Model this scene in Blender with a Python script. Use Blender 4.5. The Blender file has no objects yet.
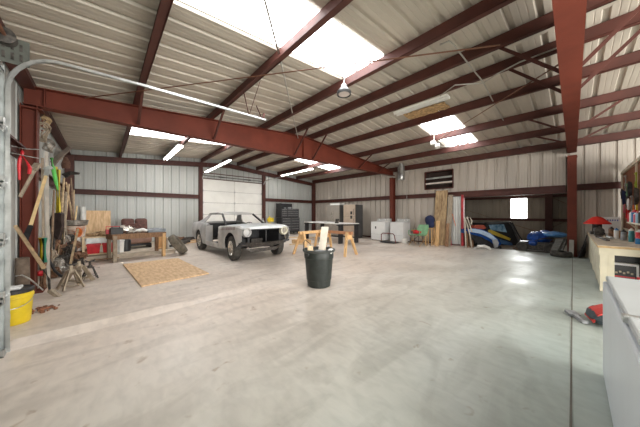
import bpy, bmesh, math, random
from mathutils import Vector, Matrix, Euler
random.seed(7)
SC = bpy.context.scene
COL = SC.collection
R = math.radians
# ------------------------------------------------------------ camera frame
CAMH, FPX = 1.3, 234.0
SA, CA = 0.679, 0.734
def P(u, v, D):
    """point in the place seen at pixel (u,v), D metres deep"""
    t = (u - 320) / FPX
    return Vector((D * (SA + CA * t), D * (CA - SA * t), CAMH + (213.5 - v) / FPX * D))
def F(u, v, z=0.0):
    return P(u, v, (CAMH - z) * FPX / (v - 213.5))
# ------------------------------------------------------------ materials
MATS = {}
def mat(name, col, rough=.6, metal=0., var=.12, scale=6., bump=.0, bscale=40., col2=None, emit=None, spec=.5, stretch=None, alpha=None, trans=0.):
    if name in MATS: return MATS[name]
    m = bpy.data.materials.new(name); m.use_nodes = True
    nt = m.node_tree; b = nt.nodes['Principled BSDF']
    b.inputs['Roughness'].default_value = rough
    b.inputs['Metallic'].default_value = metal
    b.inputs['Specular IOR Level'].default_value = spec
    if trans: b.inputs['Transmission Weight'].default_value = trans
    tc = nt.nodes.new('ShaderNodeTexCoord'); mp = nt.nodes.new('ShaderNodeMapping')
    nt.links.new(tc.outputs['Object'], mp.inputs['Vector'])
    if stretch: mp.inputs['Scale'].default_value = stretch
    n = nt.nodes.new('ShaderNodeTexNoise'); n.inputs['Scale'].default_value = scale; n.inputs['Detail'].default_value = 5
    nt.links.new(mp.outputs[0], n.inputs['Vector'])
    r = nt.nodes.new('ShaderNodeValToRGB')
    c2 = col2 or tuple(min(1, c * (1 + var)) for c in col)
    c1 = tuple(c * (1 - var) for c in col)
    r.color_ramp.elements[0].position = .35; r.color_ramp.elements[1].position = .65
    r.color_ramp.elements[0].color = (*c1, 1); r.color_ramp.elements[1].color = (*c2, 1)
    nt.links.new(n.outputs['Fac'], r.inputs['Fac'])
    nt.links.new(r.outputs['Color'], b.inputs['Base Color'])
    if bump:
        n2 = nt.nodes.new('ShaderNodeTexNoise'); n2.inputs['Scale'].default_value = bscale
        nt.links.new(mp.outputs[0], n2.inputs['Vector'])
        bp = nt.nodes.new('ShaderNodeBump'); bp.inputs['Strength'].default_value = bump; bp.inputs['Distance'].default_value = .01
        nt.links.new(n2.outputs['Fac'], bp.inputs['Height']); nt.links.new(bp.outputs[0], b.inputs['Normal'])
    if emit:
        b.inputs['Emission Color'].default_value = (*emit[0], 1); b.inputs['Emission Strength'].default_value = emit[1]
    MATS[name] = m; return m
RED = mat('oxide_red_steel', (.078, .022, .015), .6, 0, .18, 3, .1, 60)
REDB = mat('beam_red_steel', (.135, .028, .015), .62, 0, .14, 2.5, .1, 60, spec=.3)
WALLM = mat('pale_grey_wall_metal', (.455, .47, .45), .45, .1, .07, 1.2, stretch=(1, 1, .25))
WALLB = mat('cream_grey_wall_metal', (.485, .44, .385), .5, .1, .1, 1.2, stretch=(1, 1, .2))
ROOFM = mat('galvanised_roof_metal', (.50, .45, .38), .5, .1, .14, 1.5, stretch=(.3, 1, 1))
LEANM = mat('tan_lean_to_metal', (.33, .29, .24), .6, .1, .15, 1.5, stretch=(1, 1, .3))
GALV = mat('galvanised_steel', (.47, .48, .47), .35, .8, .2, 8)
GALVD = mat('dull_grey_steel', (.38, .40, .38), .5, .35, .2, 8)
DOORW = mat('white_door_panel', (.80, .80, .76), .5, 0, .05, 2)
OLIVE = mat('dim_olive_door_panel', (.16, .15, .11), .7, 0, .3, 5)
BLACK = mat('black_paint', (.02, .02, .022), .45, 0, .3, 10)
DARK = mat('dark_grey_plastic', (.045, .05, .047), .5, 0, .2, 8)
CAN = mat('slate_plastic', (.017, .022, .019), .5, 0, .25, 14, .1, 30)
RUBBER = mat('tyre_rubber', (.05, .046, .04), .8, 0, .4, 12, .2, 80)
RUBD = mat('dusty_rubber', (.14, .12, .09), .85, 0, .35, 10, .2, 60)
CHROME = mat('worn_chrome', (.75, .73, .68), .25, .85, .15, 12)
PRIMER = mat('grey_primer_bodywork', (.46, .455, .45), .42, .15, .2, 2.6, col2=(.60, .59, .58))
PRIMH = mat('blue_grey_hood_primer', (.72, .76, .77), .4, .2, .1, 3)
MAROON = mat('worn_maroon', (.11, .045, .035), .7, 0, .35, 14)
PINE = mat('raw_pine', (.66, .42, .20), .65, 0, .16, 5, stretch=(6, 6, 1))
PINEL = mat('light_pine', (.72, .56, .36), .65, 0, .12, 5, stretch=(6, 6, 1))
PLYW = mat('plywood_sheet', (.72, .46, .24), .65, 0, .14, 4, stretch=(5, 1.2, 1), col2=(.84, .60, .36))
OSB = mat('weathered_board', (.30, .19, .10), .8, 0, .25, 5, stretch=(3, 3, .6), col2=(.50, .36, .20))
WOODD = mat('old_brown_timber', (.25, .14, .075), .75, 0, .3, 8, stretch=(5, 5, 1))
WOODG = mat('grey_weathered_timber', (.33, .27, .20), .8, 0, .25, 8, stretch=(5, 5, 1))
HANDLE = mat('worn_ash_handle', (.52, .38, .23), .6, 0, .2, 14)
HANDY = mat('yellow_ash_handle', (.78, .58, .30), .5, 0, .1, 14)
HANDD = mat('dark_ash_handle', (.25, .17, .11), .7, 0, .25, 14)
YEL = mat('yellow_plastic', (.75, .55, .02), .45, 0, .08, 8)
YELT = mat('yellow_fibreglass', (.85, .68, .03), .4, 0, .08, 8)
GREEN = mat('green_plastic', (.04, .35, .10), .5, 0, .2, 8)
GREENL = mat('pale_green_plastic', (.20, .42, .22), .5, 0, .15, 8)
ORANGE = mat('orange_plastic', (.80, .20, .05), .5, 0, .2, 10)
REDP = mat('red_plastic', (.60, .02, .03), .4, 0, .15, 8)
REDL = mat('red_paint_lines', (.45, .04, .05), .5, 0, .2, 8)
WHITEP = mat('white_plastic', (.80, .80, .77), .45, 0, .06, 8)
WHITEE = mat('white_enamel', (.80, .81, .80), .35, 0, .04, 3)
FREEZ = mat('white_freezer_enamel', (.58, .62, .65), .4, 0, .05, 1.5, stretch=(1, 1, .3))
STAINL = mat('stainless_steel', (.33, .30, .26), .4, .15, .08, 3)
STAIND = mat('charcoal_appliance_side', (.10, .10, .10), .45, .2, .1, 3)
STAINT = mat('tan_steel_appliance_front', (.50, .40, .31), .45, .1, .08, 3)
BENCHW = mat('cream_painted_timber', (.62, .58, .44), .6, 0, .1, 4)
BTOP = mat('worn_bench_top', (.50, .44, .35), .6, 0, .2, 6)
BEDGE = mat('plywood_edge', (.50, .34, .16), .65, 0, .2, 10)
PEG = mat('brown_hardboard', (.22, .075, .032), .7, 0, .15, 10)
BLUE = mat('blue_tarp', (.015, .075, .34), .45, 0, .35, 8, .3, 20)
BLUEP = mat('blue_gloss_panel', (.012, .06, .24), .25, 0, .2, 4)
NAVY = mat('navy_fabric', (.012, .02, .07), .8, 0, .2, 10)
WBLUE = mat('pale_blue_panel', (.45, .58, .75), .3, 0, .15, 4)
GOLD = mat('yellow_decal', (.60, .45, .06), .5, 0, .1, 6)
RUST = mat('rusty_iron', (.22, .12, .07), .75, .3, .5, 18, .3, 40)
IRON = mat('oily_dark_iron', (.07, .062, .055), .5, .5, .5, 20, .3, 50)
ALU = mat('dirty_cast_aluminium', (.36, .33, .29), .45, .6, .35, 20, .3, 50)
CONCB = mat('bare_concrete_block', (.50, .43, .34), .8, 0, .15, 8, .3, 40)
RUSTY_CH = mat('rust_brown_scrap', (.26, .11, .06), .9, 0, .5, 30, .5, 60)
CLOTHG = mat('grey_cloth', (.30, .31, .32), .85, 0, .25, 10)
INSUL = mat('brown_kraft_insulation', (.42, .27, .13), .85, 0, .45, 14, .4, 30)
WIRE = mat('grey_conduit', (.42, .40, .36), .5, .3, .1, 10)
ROD = mat('rusty_brace_rod', (.19, .085, .05), .6, .2, .2, 10)
DIRT = mat('packed_dirt', (.20, .16, .12), .9, 0, .3, 5, .4, 20)
LAMPW = mat('white_lamp_housing', (.75, .74, .70), .4, 0, .04, 8)
LENS = mat('dim_lamp_lens', (.55, .48, .44), .3, 0, .06, 30)
BLUEC = mat('blue_can_label', (.03, .20, .45), .4, 0, .1, 10)
SKYL = mat('translucent_skylight', (.8, .82, .85), .5, 0, .03, 3, emit=((.97, .985, 1.0), 5.5))
WINM = mat('bright_translucent_window', (.8, .85, .8), .5, 0, .03, 3, emit=((.95, 1.0, .98), 2.2))

def concrete():
    m = bpy.data.materials.new('polished_old_concrete'); m.use_nodes = True
    nt = m.node_tree; L = nt.links; b = nt.nodes['Principled BSDF']
    tc = nt.nodes.new('ShaderNodeTexCoord')
    def noise(s, d=6, st=None, dist=0):
        n = nt.nodes.new('ShaderNodeTexNoise'); n.inputs['Scale'].default_value = s; n.inputs['Detail'].default_value = d
        n.inputs['Distortion'].default_value = dist
        if st:
            mp = nt.nodes.new('ShaderNodeMapping'); mp.inputs['Scale'].default_value = st
            L.new(tc.outputs['Object'], mp.inputs['Vector']); L.new(mp.outputs[0], n.inputs['Vector'])
        else: L.new(tc.outputs['Object'], n.inputs['Vector'])
        return n
    def ramp(src, stops):
        r = nt.nodes.new('ShaderNodeValToRGB'); e = r.color_ramp.elements
        e[0].position, e[0].color = stops[0][0], (*stops[0][1], 1)
        e[1].position, e[1].color = stops[-1][0], (*stops[-1][1], 1)
        for p, c in stops[1:-1]:
            x = e.new(p); x.color = (*c, 1)
        L.new(src, r.inputs['Fac']); return r
    def mix(f, a, bb, mode='MIX'):
        x = nt.nodes.new('ShaderNodeMix'); x.data_type = 'RGBA'; x.blend_type = mode
        if hasattr(f, 'links') or hasattr(f, 'is_linked'): L.new(f, x.inputs[0])
        else: x.inputs[0].default_value = f
        L.new(a, x.inputs[6]); L.new(bb, x.inputs[7]); return x.outputs[2]
    base = ramp(noise(.55, 7, dist=.6).outputs['Fac'], [(.3, (.68, .585, .505)), (.5, (.77, .675, .59)), (.68, (.83, .745, .665))])
    fine = ramp(noise(14, 8, (1, .45, 1), .4).outputs['Fac'], [(.3, (.87, .87, .87)), (.62, (1, 1, 1))])
    c = mix(1.0, base.outputs[0], fine.outputs[0], 'MULTIPLY')
    sw = ramp(noise(2.2, 8, (.5, 1.4, 1), 1.2).outputs['Fac'], [(.36, (.82, .81, .80)), (.52, (1, 1, 1))])
    c = mix(.8, c, sw.outputs[0], 'MULTIPLY')
    sp = ramp(noise(5.5, 3, None, .3).outputs['Fac'], [(.25, (.62, .52, .42)), (.33, (1, 1, 1))])
    c = mix(.7, c, sp.outputs[0], 'MULTIPLY')
    # dimmer, cooler light towards the work bench side, painted into the floor colour
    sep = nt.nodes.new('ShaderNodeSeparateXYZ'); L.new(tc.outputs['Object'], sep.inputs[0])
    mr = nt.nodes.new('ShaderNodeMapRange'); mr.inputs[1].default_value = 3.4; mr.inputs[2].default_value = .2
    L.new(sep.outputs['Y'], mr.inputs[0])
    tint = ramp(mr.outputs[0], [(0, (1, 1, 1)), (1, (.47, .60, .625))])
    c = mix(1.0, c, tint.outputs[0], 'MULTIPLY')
    L.new(c, b.inputs['Base Color'])
    rr = ramp(noise(1.3, 6).outputs['Fac'], [(.35, (.32, .32, .32)), (.65, (.55, .55, .55))])
    L.new(rr.outputs[0], b.inputs['Roughness'])
    bp = nt.nodes.new('ShaderNodeBump'); bp.inputs['Strength'].default_value = .12; bp.inputs['Distance'].default_value = .01
    L.new(noise(9, 8).outputs['Fac'], bp.inputs['Height']); L.new(bp.outputs[0], b.inputs['Normal'])
    b.inputs['Specular IOR Level'].default_value = .45
    return m
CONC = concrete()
# ------------------------------------------------------------ geometry helpers
def perp(d):
    d = d.normalized()
    a = Vector((0, 0, 1)) if abs(d.z) < .9 else Vector((1, 0, 0))
    s = d.cross(a).normalized(); return s, s.cross(d).normalized()
class G:
    def __init__(s): s.v = []; s.f = []
    def add(s, vs, fs):
        b = len(s.v); s.v += [Vector(x) for x in vs]; s.f += [tuple(b + i for i in f) for f in fs]; return s
    def box(s, c, d, rot=None):
        c = Vector(c); h = [x / 2 for x in d]
        M = Euler(rot).to_matrix() if rot is not None and not isinstance(rot, Matrix) else rot
        vs = []
        for x in (-1, 1):
            for y in (-1, 1):
                for z in (-1, 1):
                    p = Vector((x * h[0], y * h[1], z * h[2]))
                    vs.append(c + (M @ p if M else p))
        return s.add(vs, [(0, 1, 3, 2), (4, 6, 7, 5), (0, 4, 5, 1), (2, 3, 7, 6), (0, 2, 6, 4), (1, 5, 7, 3)])
    def bb(s, x0, x1, y0, y1, z0, z1): return s.box(((x0 + x1) / 2, (y0 + y1) / 2, (z0 + z1) / 2), (abs(x1 - x0), abs(y1 - y0), abs(z1 - z0)))
    def bar(s, p, q, w, h, side=None):
        p, q = Vector(p), Vector(q); d = (q - p)
        if side is None: a, b = perp(d)
        else: a = Vector(side).normalized(); b = a.cross(d.normalized()).normalized()
        vs = [o + a * i * w / 2 + b * j * h / 2 for o in (p, q) for i, j in ((-1, -1), (1, -1), (1, 1), (-1, 1))]
        return s.add(vs, [(3, 2, 1, 0), (4, 5, 6, 7), (0, 1, 5, 4), (1, 2, 6, 5), (2, 3, 7, 6), (3, 0, 4, 7)])
    def tube(s, pts, r, n=8, cap=True):
        pts = [Vector(p) for p in pts]; rs = r if isinstance(r, (list, tuple)) else [r] * len(pts)
        vs = []; prev = None
        for i, p in enumerate(pts):
            d = (pts[min(i + 1, len(pts) - 1)] - pts[max(i - 1, 0)]).normalized()
            if prev is None: a, b = perp(d)
            else:
                a = (prev - d * prev.dot(d)).normalized(); b = d.cross(a)
            prev = a
            for k in range(n):
                t = 2 * math.pi * k / n; vs.append(p + (a * math.cos(t) + b * math.sin(t)) * rs[i])
        fs = [(i * n + k, i * n + (k + 1) % n, (i + 1) * n + (k + 1) % n, (i + 1) * n + k) for i in range(len(pts) - 1) for k in range(n)]
        if cap: fs += [tuple(range(n - 1, -1, -1)), tuple((len(pts) - 1) * n + k for k in range(n))]
        return s.add(vs, fs)
    def lathe(s, prof, c=(0, 0, 0), n=24, M=None, sx=1, sy=1, cap=True):
        c = Vector(c); vs = []
        for r, z in prof:
            for k in range(n):
                t = 2 * math.pi * k / n; p = Vector((r * math.cos(t) * sx, r * math.sin(t) * sy, z)); vs.append(c + (M @ p if M else p))
        m = len(prof)
        fs = [(i * n + k, i * n + (k + 1) % n, (i + 1) * n + (k + 1) % n, (i + 1) * n + k) for i in range(m - 1) for k in range(n)]
        if prof[0] == prof[-1] or not cap: return s.add(vs, fs)
        if prof[0][0] > 1e-4: fs.append(tuple(range(n - 1, -1, -1)))
        if prof[-1][0] > 1e-4: fs.append(tuple((m - 1) * n + k for k in range(n)))
        return s.add(vs, fs)
    def prism(s, pts, t, M=None, c=(0, 0, 0)):
        """pts in local xz, extruded along local y by t (centred)"""
        n = len(pts); c = Vector(c); vs = []
        for y in (-t / 2, t / 2):
            for x, z in pts:
                p = Vector((x, y, z)); vs.append(c + (M @ p if M else p))
        return s.add(vs, [tuple(range(n)), tuple(range(2 * n - 1, n - 1, -1))] + [(i, i + n, (i + 1) % n + n, (i + 1) % n) for i in range(n)])
    def grid(s, rows):
        m, n = len(rows), len(rows[0])
        return s.add([p for r in rows for p in r], [(i * n + j, i * n + j + 1, (i + 1) * n + j + 1, (i + 1) * n + j) for i in range(m - 1) for j in range(n - 1)])
    def ball(s, c, r, sz=(1, 1, 1), n=12, jit=0., M=None):
        c = Vector(c); vs = []; fs = []; m = n // 2 + 1
        for i in range(m + 1):
            a = math.pi * i / m
            for k in range(n):
                t = 2 * math.pi * k / n; j = 1 + random.uniform(-jit, jit)
                p = Vector((math.sin(a) * math.cos(t) * sz[0], math.sin(a) * math.sin(t) * sz[1], math.cos(a) * sz[2])) * r * j
                vs.append(c + (M @ p if M else p))
        fs = [(i * n + k, (i + 1) * n + k, (i + 1) * n + (k + 1) % n, i * n + (k + 1) % n) for i in range(m) for k in range(n)]
        return s.add(vs, fs)
    def build(s, name, m, parent=None, bevel=0., smooth=False, loc=None, rotz=0., solid=0., sub=0, **props):
        me = bpy.data.meshes.new(name); bm = bmesh.new()
        bv = [bm.verts.new(v) for v in s.v]
        for f in s.f:
            try: bm.faces.new([bv[i] for i in f])
            except ValueError: pass
        bmesh.ops.remove_doubles(bm, verts=bm.verts, dist=1e-5)
        if not solid: bmesh.ops.recalc_face_normals(bm, faces=bm.faces)
        if smooth:
            for f in bm.faces: f.smooth = True
        bm.to_mesh(me); bm.free()
        o = bpy.data.objects.new(name, me); COL.objects.link(o)
        me.materials.append(m)
        if parent is not None: o.parent = parent
        if loc is not None: o.location = loc; o.rotation_euler.z = rotz
        if solid:
            md = o.modifiers.new('thick', 'SOLIDIFY'); md.thickness = solid; md.offset = 0
        if bevel:
            md = o.modifiers.new('bev', 'BEVEL'); md.width = bevel; md.segments = 2; md.limit_method = 'ANGLE'; md.angle_limit = R(40)
        if sub:
            md = o.modifiers.new('sub', 'SUBSURF'); md.levels = sub; md.render_levels = sub
        if smooth and not sub:
            md = o.modifiers.new('es', 'EDGE_SPLIT'); md.split_angle = R(38)
        for k, x in props.items(): o[k] = x
        return o
def thing(name, label, cat, loc=(0, 0, 0), rotz=0., group=None):
    o = bpy.data.objects.new(name, None); COL.objects.link(o); o.location = loc; o.rotation_euler.z = rotz
    o['label'] = label; o['category'] = cat
    if group: o['group'] = group
    return o
def tag(o, label, cat, group=None):
    o['label'] = label; o['category'] = cat
    if group: o['group'] = group
    return o
def struct(g, name, m, **k):
    o = g.build(name, m, **k); o['kind'] = 'structure'; return o
def copy_tree(o, parent=None):
    c = o.copy(); COL.objects.link(c)
    if parent is not None: c.parent = parent
    for ch in list(o.children): copy_tree(ch, c)
    return c
# ------------------------------------------------------------ building dimensions
XL, XR, YA, YB, XC = -1.0, 10.6, 12.1, -6.1, 4.8
def zpur(x): return 3.84 - .083 * abs(x - XC)     # underside of purlins
def zroof(x): return zpur(x) + .205
SKY = [(.5, 3.45, 2.13, 3.0444), (6.3, 9.1, 2.13, 3.0444), (.5, 3.45, 8.226, 9.1404), (6.3, 9.1, 8.226, 9.1404), (.5, 3.45, -3.966, -3.0516), (6.3, 9.1, -3.966, -3.0516)]
# floor -------------------------------------------------------------------
def zfloor(x, y):
    fade = max(0., min(1., (2.4 - x) / 2.4))
    a = -.055 * fade * max(0., min(1., (3.92 - y) / .16))
    b = .09 * max(0., min(1., (y - 9.3) / 2.5))
    return a + b
g = G()
ys = [YB + i * .45 for i in range(int((3.6 - YB) / .45) + 1)] + [3.7, 3.76, 3.92, 3.96, 4.2] + [4.5 + i * .5 for i in range(16)]
xs = [-1.3 + i * .4 for i in range(31)]
xs = [x for x in xs if x < XR] + [XR + .1]
g.grid([[(x, y, zfloor(x, y)) for x in xs] for y in ys])
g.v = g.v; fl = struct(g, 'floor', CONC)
g = G(); g.bb(XR + .11, 15.2, -2.2, 6.5, -.25, -.06); struct(g, 'floor_lean_to', DIRT)
g = G()
g.bb(1.2, XR - .2, .004, .015, -.001, .0025); struct(g, 'trim_1', mat('dark_joint_filler', (.13, .12, .10), .8))
g = G()   # low step against the back wall
g.bb(-.8, 1.75, 8.95, 12.1, -.02, .11); struct(g, 'trim_2', CONCB, bevel=.01)
# ribbed sheets -------------------------------------------------------------
def prof(s0, s1, org, pitch=.3048):
    out = []; k = math.floor((s0 - org) / pitch) - 1
    while org + k * pitch < s1 + pitch:
        b = org + k * pitch
        for ds, d in ((-.045, 0), (-.028, 1), (.028, 1), (.045, 0), (.10, 0), (.108, .12), (.116, 0), (.18, 0), (.188, .12), (.196, 0)): out.append((b + ds, d))
        k += 1
    out = [(s, d) for s, d in out if s0 < s < s1]
    return [(s0, 0)] + out + [(s1, 0)]
def wall(name, m, s0, s1, org, at, zcuts, ztop, holes=(), depth=.035, z0=0.):
    """at(s, d, z) gives the point; d outwards"""
    pr = prof(s0, s1, org)
    edges = sorted({h[0] for h in holes} | {h[1] for h in holes})
    ex = [(e, 0) for e in edges if s0 < e < s1]
    pr = sorted(pr + ex)
    g = G()
    for (a, da), (b, db) in zip(pr, pr[1:]):
        if b - a < 1e-6: continue
        mid = (a + b) / 2
        zs = [z0] + sorted({z for h in holes for z in (h[2], h[3]) if z > z0}) + [None]
        for p, q in zip(zs, zs[1:]):
            pa = p; qa = q if q is not None else ztop(a); qb = q if q is not None else ztop(b)
            zm = (pa + (qa if q is None else q)) / 2
            if any(h[0] < mid < h[1] and h[2] <= zm <= h[3] for h in holes): continue
            g.add([at(a, da * depth, pa), at(b, db * depth, pa), at(b, db * depth, qb), at(a, da * depth, qa)], [(0, 1, 2, 3)])
    return struct(g, name, m)
wall('wall_back', WALLM, XL, XR, 3.4, lambda s, d, z: (s, YA + d, z), None, zroof, [(3.47, 6.66, 0, 2.98)])
wall('wall_right', WALLB, YB, YA, .1, lambda s, d, z: (XR + d, s, z), None, lambda s: zroof(XR), [(.06, 3.02, 0, 2.0), (3.36, 4.5, 2.37, 3.13)], depth=.05)
wall('wall_left', WALLM, YB, YA, .1, lambda s, d, z: (XL - d, s, z), None, lambda s: zroof(XL), [(.5, 3.75, 0, 2.75), (-5.6, -1.6, 0, 3.0)])
wall('wall_front', WALLM, XL, XR, 3.4, lambda s, d, z: (s, YB - d, z), None, zroof, [(1.2, 6.0, 0, 3.0)])
# roof
sky_by = {i: G() for i in range(len(SKY))}
g = G()
pr = prof(YB - .1, YA + .1, 2.13)
cutx = [XL - .1, .5, 3.45, XC, 6.3, 9.1, XR + .1]
for (a, da), (b, db) in zip(pr, pr[1:]):
    for x0, x1 in zip(cutx, cutx[1:]):
        m = (a + b) / 2; xm = (x0 + x1) / 2; tgt = g
        for i, (sx0, sx1, sy0, sy1) in enumerate(SKY):
            if sx0 < xm < sx1 and sy0 < m < sy1: tgt = sky_by[i]
        tgt.add([(x0, a, zroof(x0) + da * .035), (x1, a, zroof(x1) + da * .035), (x1, b, zroof(x1) + db * .035), (x0, b, zroof(x0) + db * .035)], [(0, 1, 2, 3)])
struct(g, 'ceiling', ROOFM)
for i in range(len(SKY)):
    struct(sky_by[i], 'window_%d' % (i + 2), SKYL)
g = G(); g.bar((XC - .12, YB, zroof(XC) - .012), (XC - .12, YA, zroof(XC) - .012), .002, .2, (0, 0, 1)); 
g.bar((XC, YB, zroof(XC) - .004), (XC, YA, zroof(XC) - .004), .25, .004, (1, 0, 0)); struct(g, 'trim_3', ROOFM)
# purlins ------------------------------------------------------------------
PX = [(.5, 'nearest the overhead door wall'), (1.97, 'second from the overhead door wall'), (3.44, 'beside the round ceiling lamp'),
      (4.42, 'on the door side of the roof ridge'), (5.2, 'on the tractor side of the roof ridge'), (6.3, 'above the brown insulation patch'), (7.7, 'crossing the middle of the far skylight pair'), (9.1, 'lowest, below the small skylights')]
for x, lb in PX:
    z = zpur(x); g = G()
    g.bb(x - .012, x + .012, YB, YA, z, z + .2)
    g.bb(x - .07, x + .012, YB, YA, z, z + .006); g.bb(x - .012, x + .07, YB, YA, z + .194, z + .2)
    g.bb(x - .07, x - .064, YB, YA, z, z + .025); g.bb(x + .064, x + .07, YB, YA, z + .175, z + .2)
    tag(g.build('roof_purlin', RED), 'dark red steel roof purlin ' + lb, 'purlin', 'roof purlins')
for x, lb, nm in ((XL + .1, 'over the garden tools', -1), (XR - .1, 'over the washing machines and tractor bay', 1)):
    z = zpur(x); g = G(); g.bb(x - .03, x + .03, YB, YA, z - .02, z + .19); g.bb(x - .08 , x + .08, YB, YA, z - .026, z - .02)
    tag(g.build('eave_strut', RED), 'dark red steel eave strut running ' + lb, 'eave strut')
# frames: tapered beams and columns -----------------------------------------
def zb(x): return 3.07 + (x + .8) * .0085
def frame(y, lb, colL, colR):
    root = thing('roof_beam', lb, 'roof beam', (XC, y, 0), 0, 'roof frames')
    def ztp(x): return zpur(x) - .005
    g = G(); xa, xb = XL + .05, XR - .05
    xsm = [xa, XC, xb]
    for s in (-1, 1):
        pass
    top = [(x - XC, ztp(x)) for x in xsm]; bot = [(x - XC, zb(x)) for x in (xb, xa)]
    g.prism(top + bot, .012)
    g.build('web', REDB, root)
    g = G(); 
    g.bar((xa - XC, 0, zb(xa)), (xb - XC, 0, zb(xb)), .2, .014, (0, 1, 0)); g.build('bottom_flange', REDB, root)
    g = G()
    for p, q in ((xa, XC), (XC, xb)): g.bar((p - XC, 0, ztp(p) - .006), (q - XC, 0, ztp(q) - .006), .2, .012, (0, 1, 0))
    g.build('top_flange', REDB, root)
    g = G()
    for x in (XL + .28, XC, XR - .28): g.bb(x - XC - .008, x - XC + .008, -.09, .09, zb(x), ztp(x))
    for x in (XC,):
        for k in range(4):
            for sg in (-1, 1): g.ball((x - XC + .05 * sg, -.012, zb(x) + .15 + k * .13), .014, n=6); g.ball((x - XC + .05 * sg, .012, zb(x) + .15 + k * .13), .014, n=6)
    g.build('stiffener', REDB, root)
    for x in (.5, 1.97, 4.42, 5.2, 7.7, 9.1):
        for sg in ((-1, 1) if y < 3 else (-1,)):
            g = G(); p = Vector((x - XC, sg * .05, zb(x) + .012)); q = Vector((x - XC, sg * .78, zpur(x) + .06))
            g.bar(p + Vector((.02, 0, 0)), q + Vector((.02, 0, 0)), .045, .006, (1, 0, 0)); g.bar(p, q, .006, .045, (1, 0, 0))
            g.build('flange_brace', RED, root)
    for x, sg, l2 in ((XL, 1, colL), (XR, -1, colR)):
        if l2 is None: continue
        c = thing('steel_column', l2, 'column', (x, y, 0), 0, 'steel columns')
        d0, d1 = (.17, .2) if sg > 0 else (.2, .23)
        g = G(); g.prism([(0.02 * sg, 0), (d0 * sg, 0), (d1 * sg, 3.06), (.02 * sg, 3.06)], .012); g.build('web', REDB, c)
        g = G(); g.bar((d0 * sg, 0, .0), (d1 * sg, 0, 3.06), .2, .012, (0, 1, 0)); g.build('inner_flange', REDB, c)
        g = G(); g.bar((.03 * sg, 0, 0), (.03 * sg, 0, 3.06), .2, .012, (0, 1, 0)); g.build('outer_flange', REDB, c)
        g = G(); g.bb(-.0, .27 * sg, -.13, .13, 0, .02)
        for a in (-.09, .09):
            for b_ in (.06, .15): g.lathe([(.016, 0), (.016, .03)], (b_ * sg, a, .02), 6)
        g.build('base_plate', REDB, c)
        g = G(); g.bb(0.02 * sg, .26 * sg, -.11, .11, 3.0, 3.02)
        for k in range(3): g.ball((.24 * sg, 0.03, 2.7 + k * .08), .014, n=6)
        g.build('cap_plate', REDB, c)
frame(6.05, 'deep tapered red roof beam crossing above the car and sawhorses', 'red steel column beside the overhead door behind the garden tools', 'red steel column rising behind the white washer')
frame(.02, 'tapered red roof beam overhead above the floor joint', None, 'red steel column between the tractor bay and the workbench')
# end wall rafter (back)
for side, p, q in (('over the plywood and junk table', XL, XC), ('over the black tool chest', XC, XR)):
    g = G(); g.bar((p, YA - .1, zpur(p) - .1), (q, YA - .1, zpur(q) - .1), .012, .2, (0, 1, 0))
    for dz in (0, -.195): g.bar((p, YA - .1, zpur(p) + dz - .003), (q, YA - .1, zpur(q) + dz - .003), .12, .01, (0, 1, 0))
    tag(g.build('end_rafter', RED), 'dark red end wall rafter ' + side, 'rafter')
def girt(p, q, lb, z=2.09, w=.18, m=RED, dep=.1):
    p = Vector((*p, z)); q = Vector((*q, z)); d = (q - p).normalized(); n = Vector((d.y, -d.x, 0))
    if n.dot(Vector((XC, 3, z)) - p) < 0: n = -n
    g = G(); g.bar(p + n * .02, q + n * .02, .006, w, n); 
    for dz in (w / 2, -w / 2): g.bar(p + n * dep / 2 + Vector((0, 0, dz)), q + n * dep / 2 + Vector((0, 0, dz)), dep, .006, n)
    g.bar(p + n * dep + Vector((0, 0, w / 2 - .012)), q + n * dep + Vector((0, 0, w / 2 - .012)), .006, .03, n)
    return tag(g.build('wall_girt', m), lb, 'girt')
girt((XL, YA), (3.36, YA), 'red horizontal girt above the leaning plywood on the back wall')
girt((6.78, YA), (XR - .1, YA), 'red horizontal girt above the black tool chest')
girt((XR, YA - .1), (XR, 6.15), 'red horizontal girt above the fridges')
girt((XR, 5.95), (XR, 3.02), 'dark red girt passing behind the tall board')
girt((XR, 3.02), (XR, .15), 'dark red header girt over the tractor bay opening')
girt((XR, -.05), (XR, YB), 'dark red girt behind the red cone and workbench')
girt((XL, 6.2), (XL, YA), 'red girt behind the hanging garden tools')
girt((XL, 4.0), (XL, 5.9), 'short red girt beside the overhead door track', z=2.25)
g = G(); g.bb(XR - .2, XR - .02, YA - .22, YA - .02, .03, 3.35); tag(g.build('corner_column', RED), 'red steel column in the corner between tool chest and fridges', 'column')
g = G(); g.bb(XL + .02, XL + .24, YA - .2, YA - .02, .03, 3.35); tag(g.build('corner_column', RED), 'dark red corner column behind the fan of tool handles', 'column')
for x, l in ((3.38, 'dark red door post on the table side of the white sectional door'), (6.72, 'dark red door post on the tool chest side of the white sectional door')):
    g = G(); g.bb(x - .07, x + .09, YA - .16, YA - .01, .03, zpur(x) - .2); g.bb(x - .03, x + .05, YA - .2, YA - .16, .03, 3.0)
    tag(g.build('door_post', RED), l, 'door post')
# base trims
g = G(); g.bb(XR - .02, XR, 3.1, 6, 0, .05); g.bb(XR - .02, XR, 6.1, YA, .02, .09); struct(g, 'baseboard_right', RED)
g = G(); g.bb(1.8, 3.3, YA - .02, YA, .07, .13); g.bb(6.8, XR, YA - .02, YA, .07, .13); struct(g, 'baseboard_back', mat('grey_base_angle', (.35, .35, .33), .6))
# opening jamb, header
g = G(); g.bb(XR - .06, XR + .1, 2.97, 3.05, 0, 2.05); tag(g.build('door_jamb', REDL, bevel=.005), 'bright red door jamb beside the grey sliding panel', 'door jamb')
g = G(); g.bb(XR - .05, XR + .12, .1, 3.0, 1.94, 2.0); struct(g, 'trim_4', RED)
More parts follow.
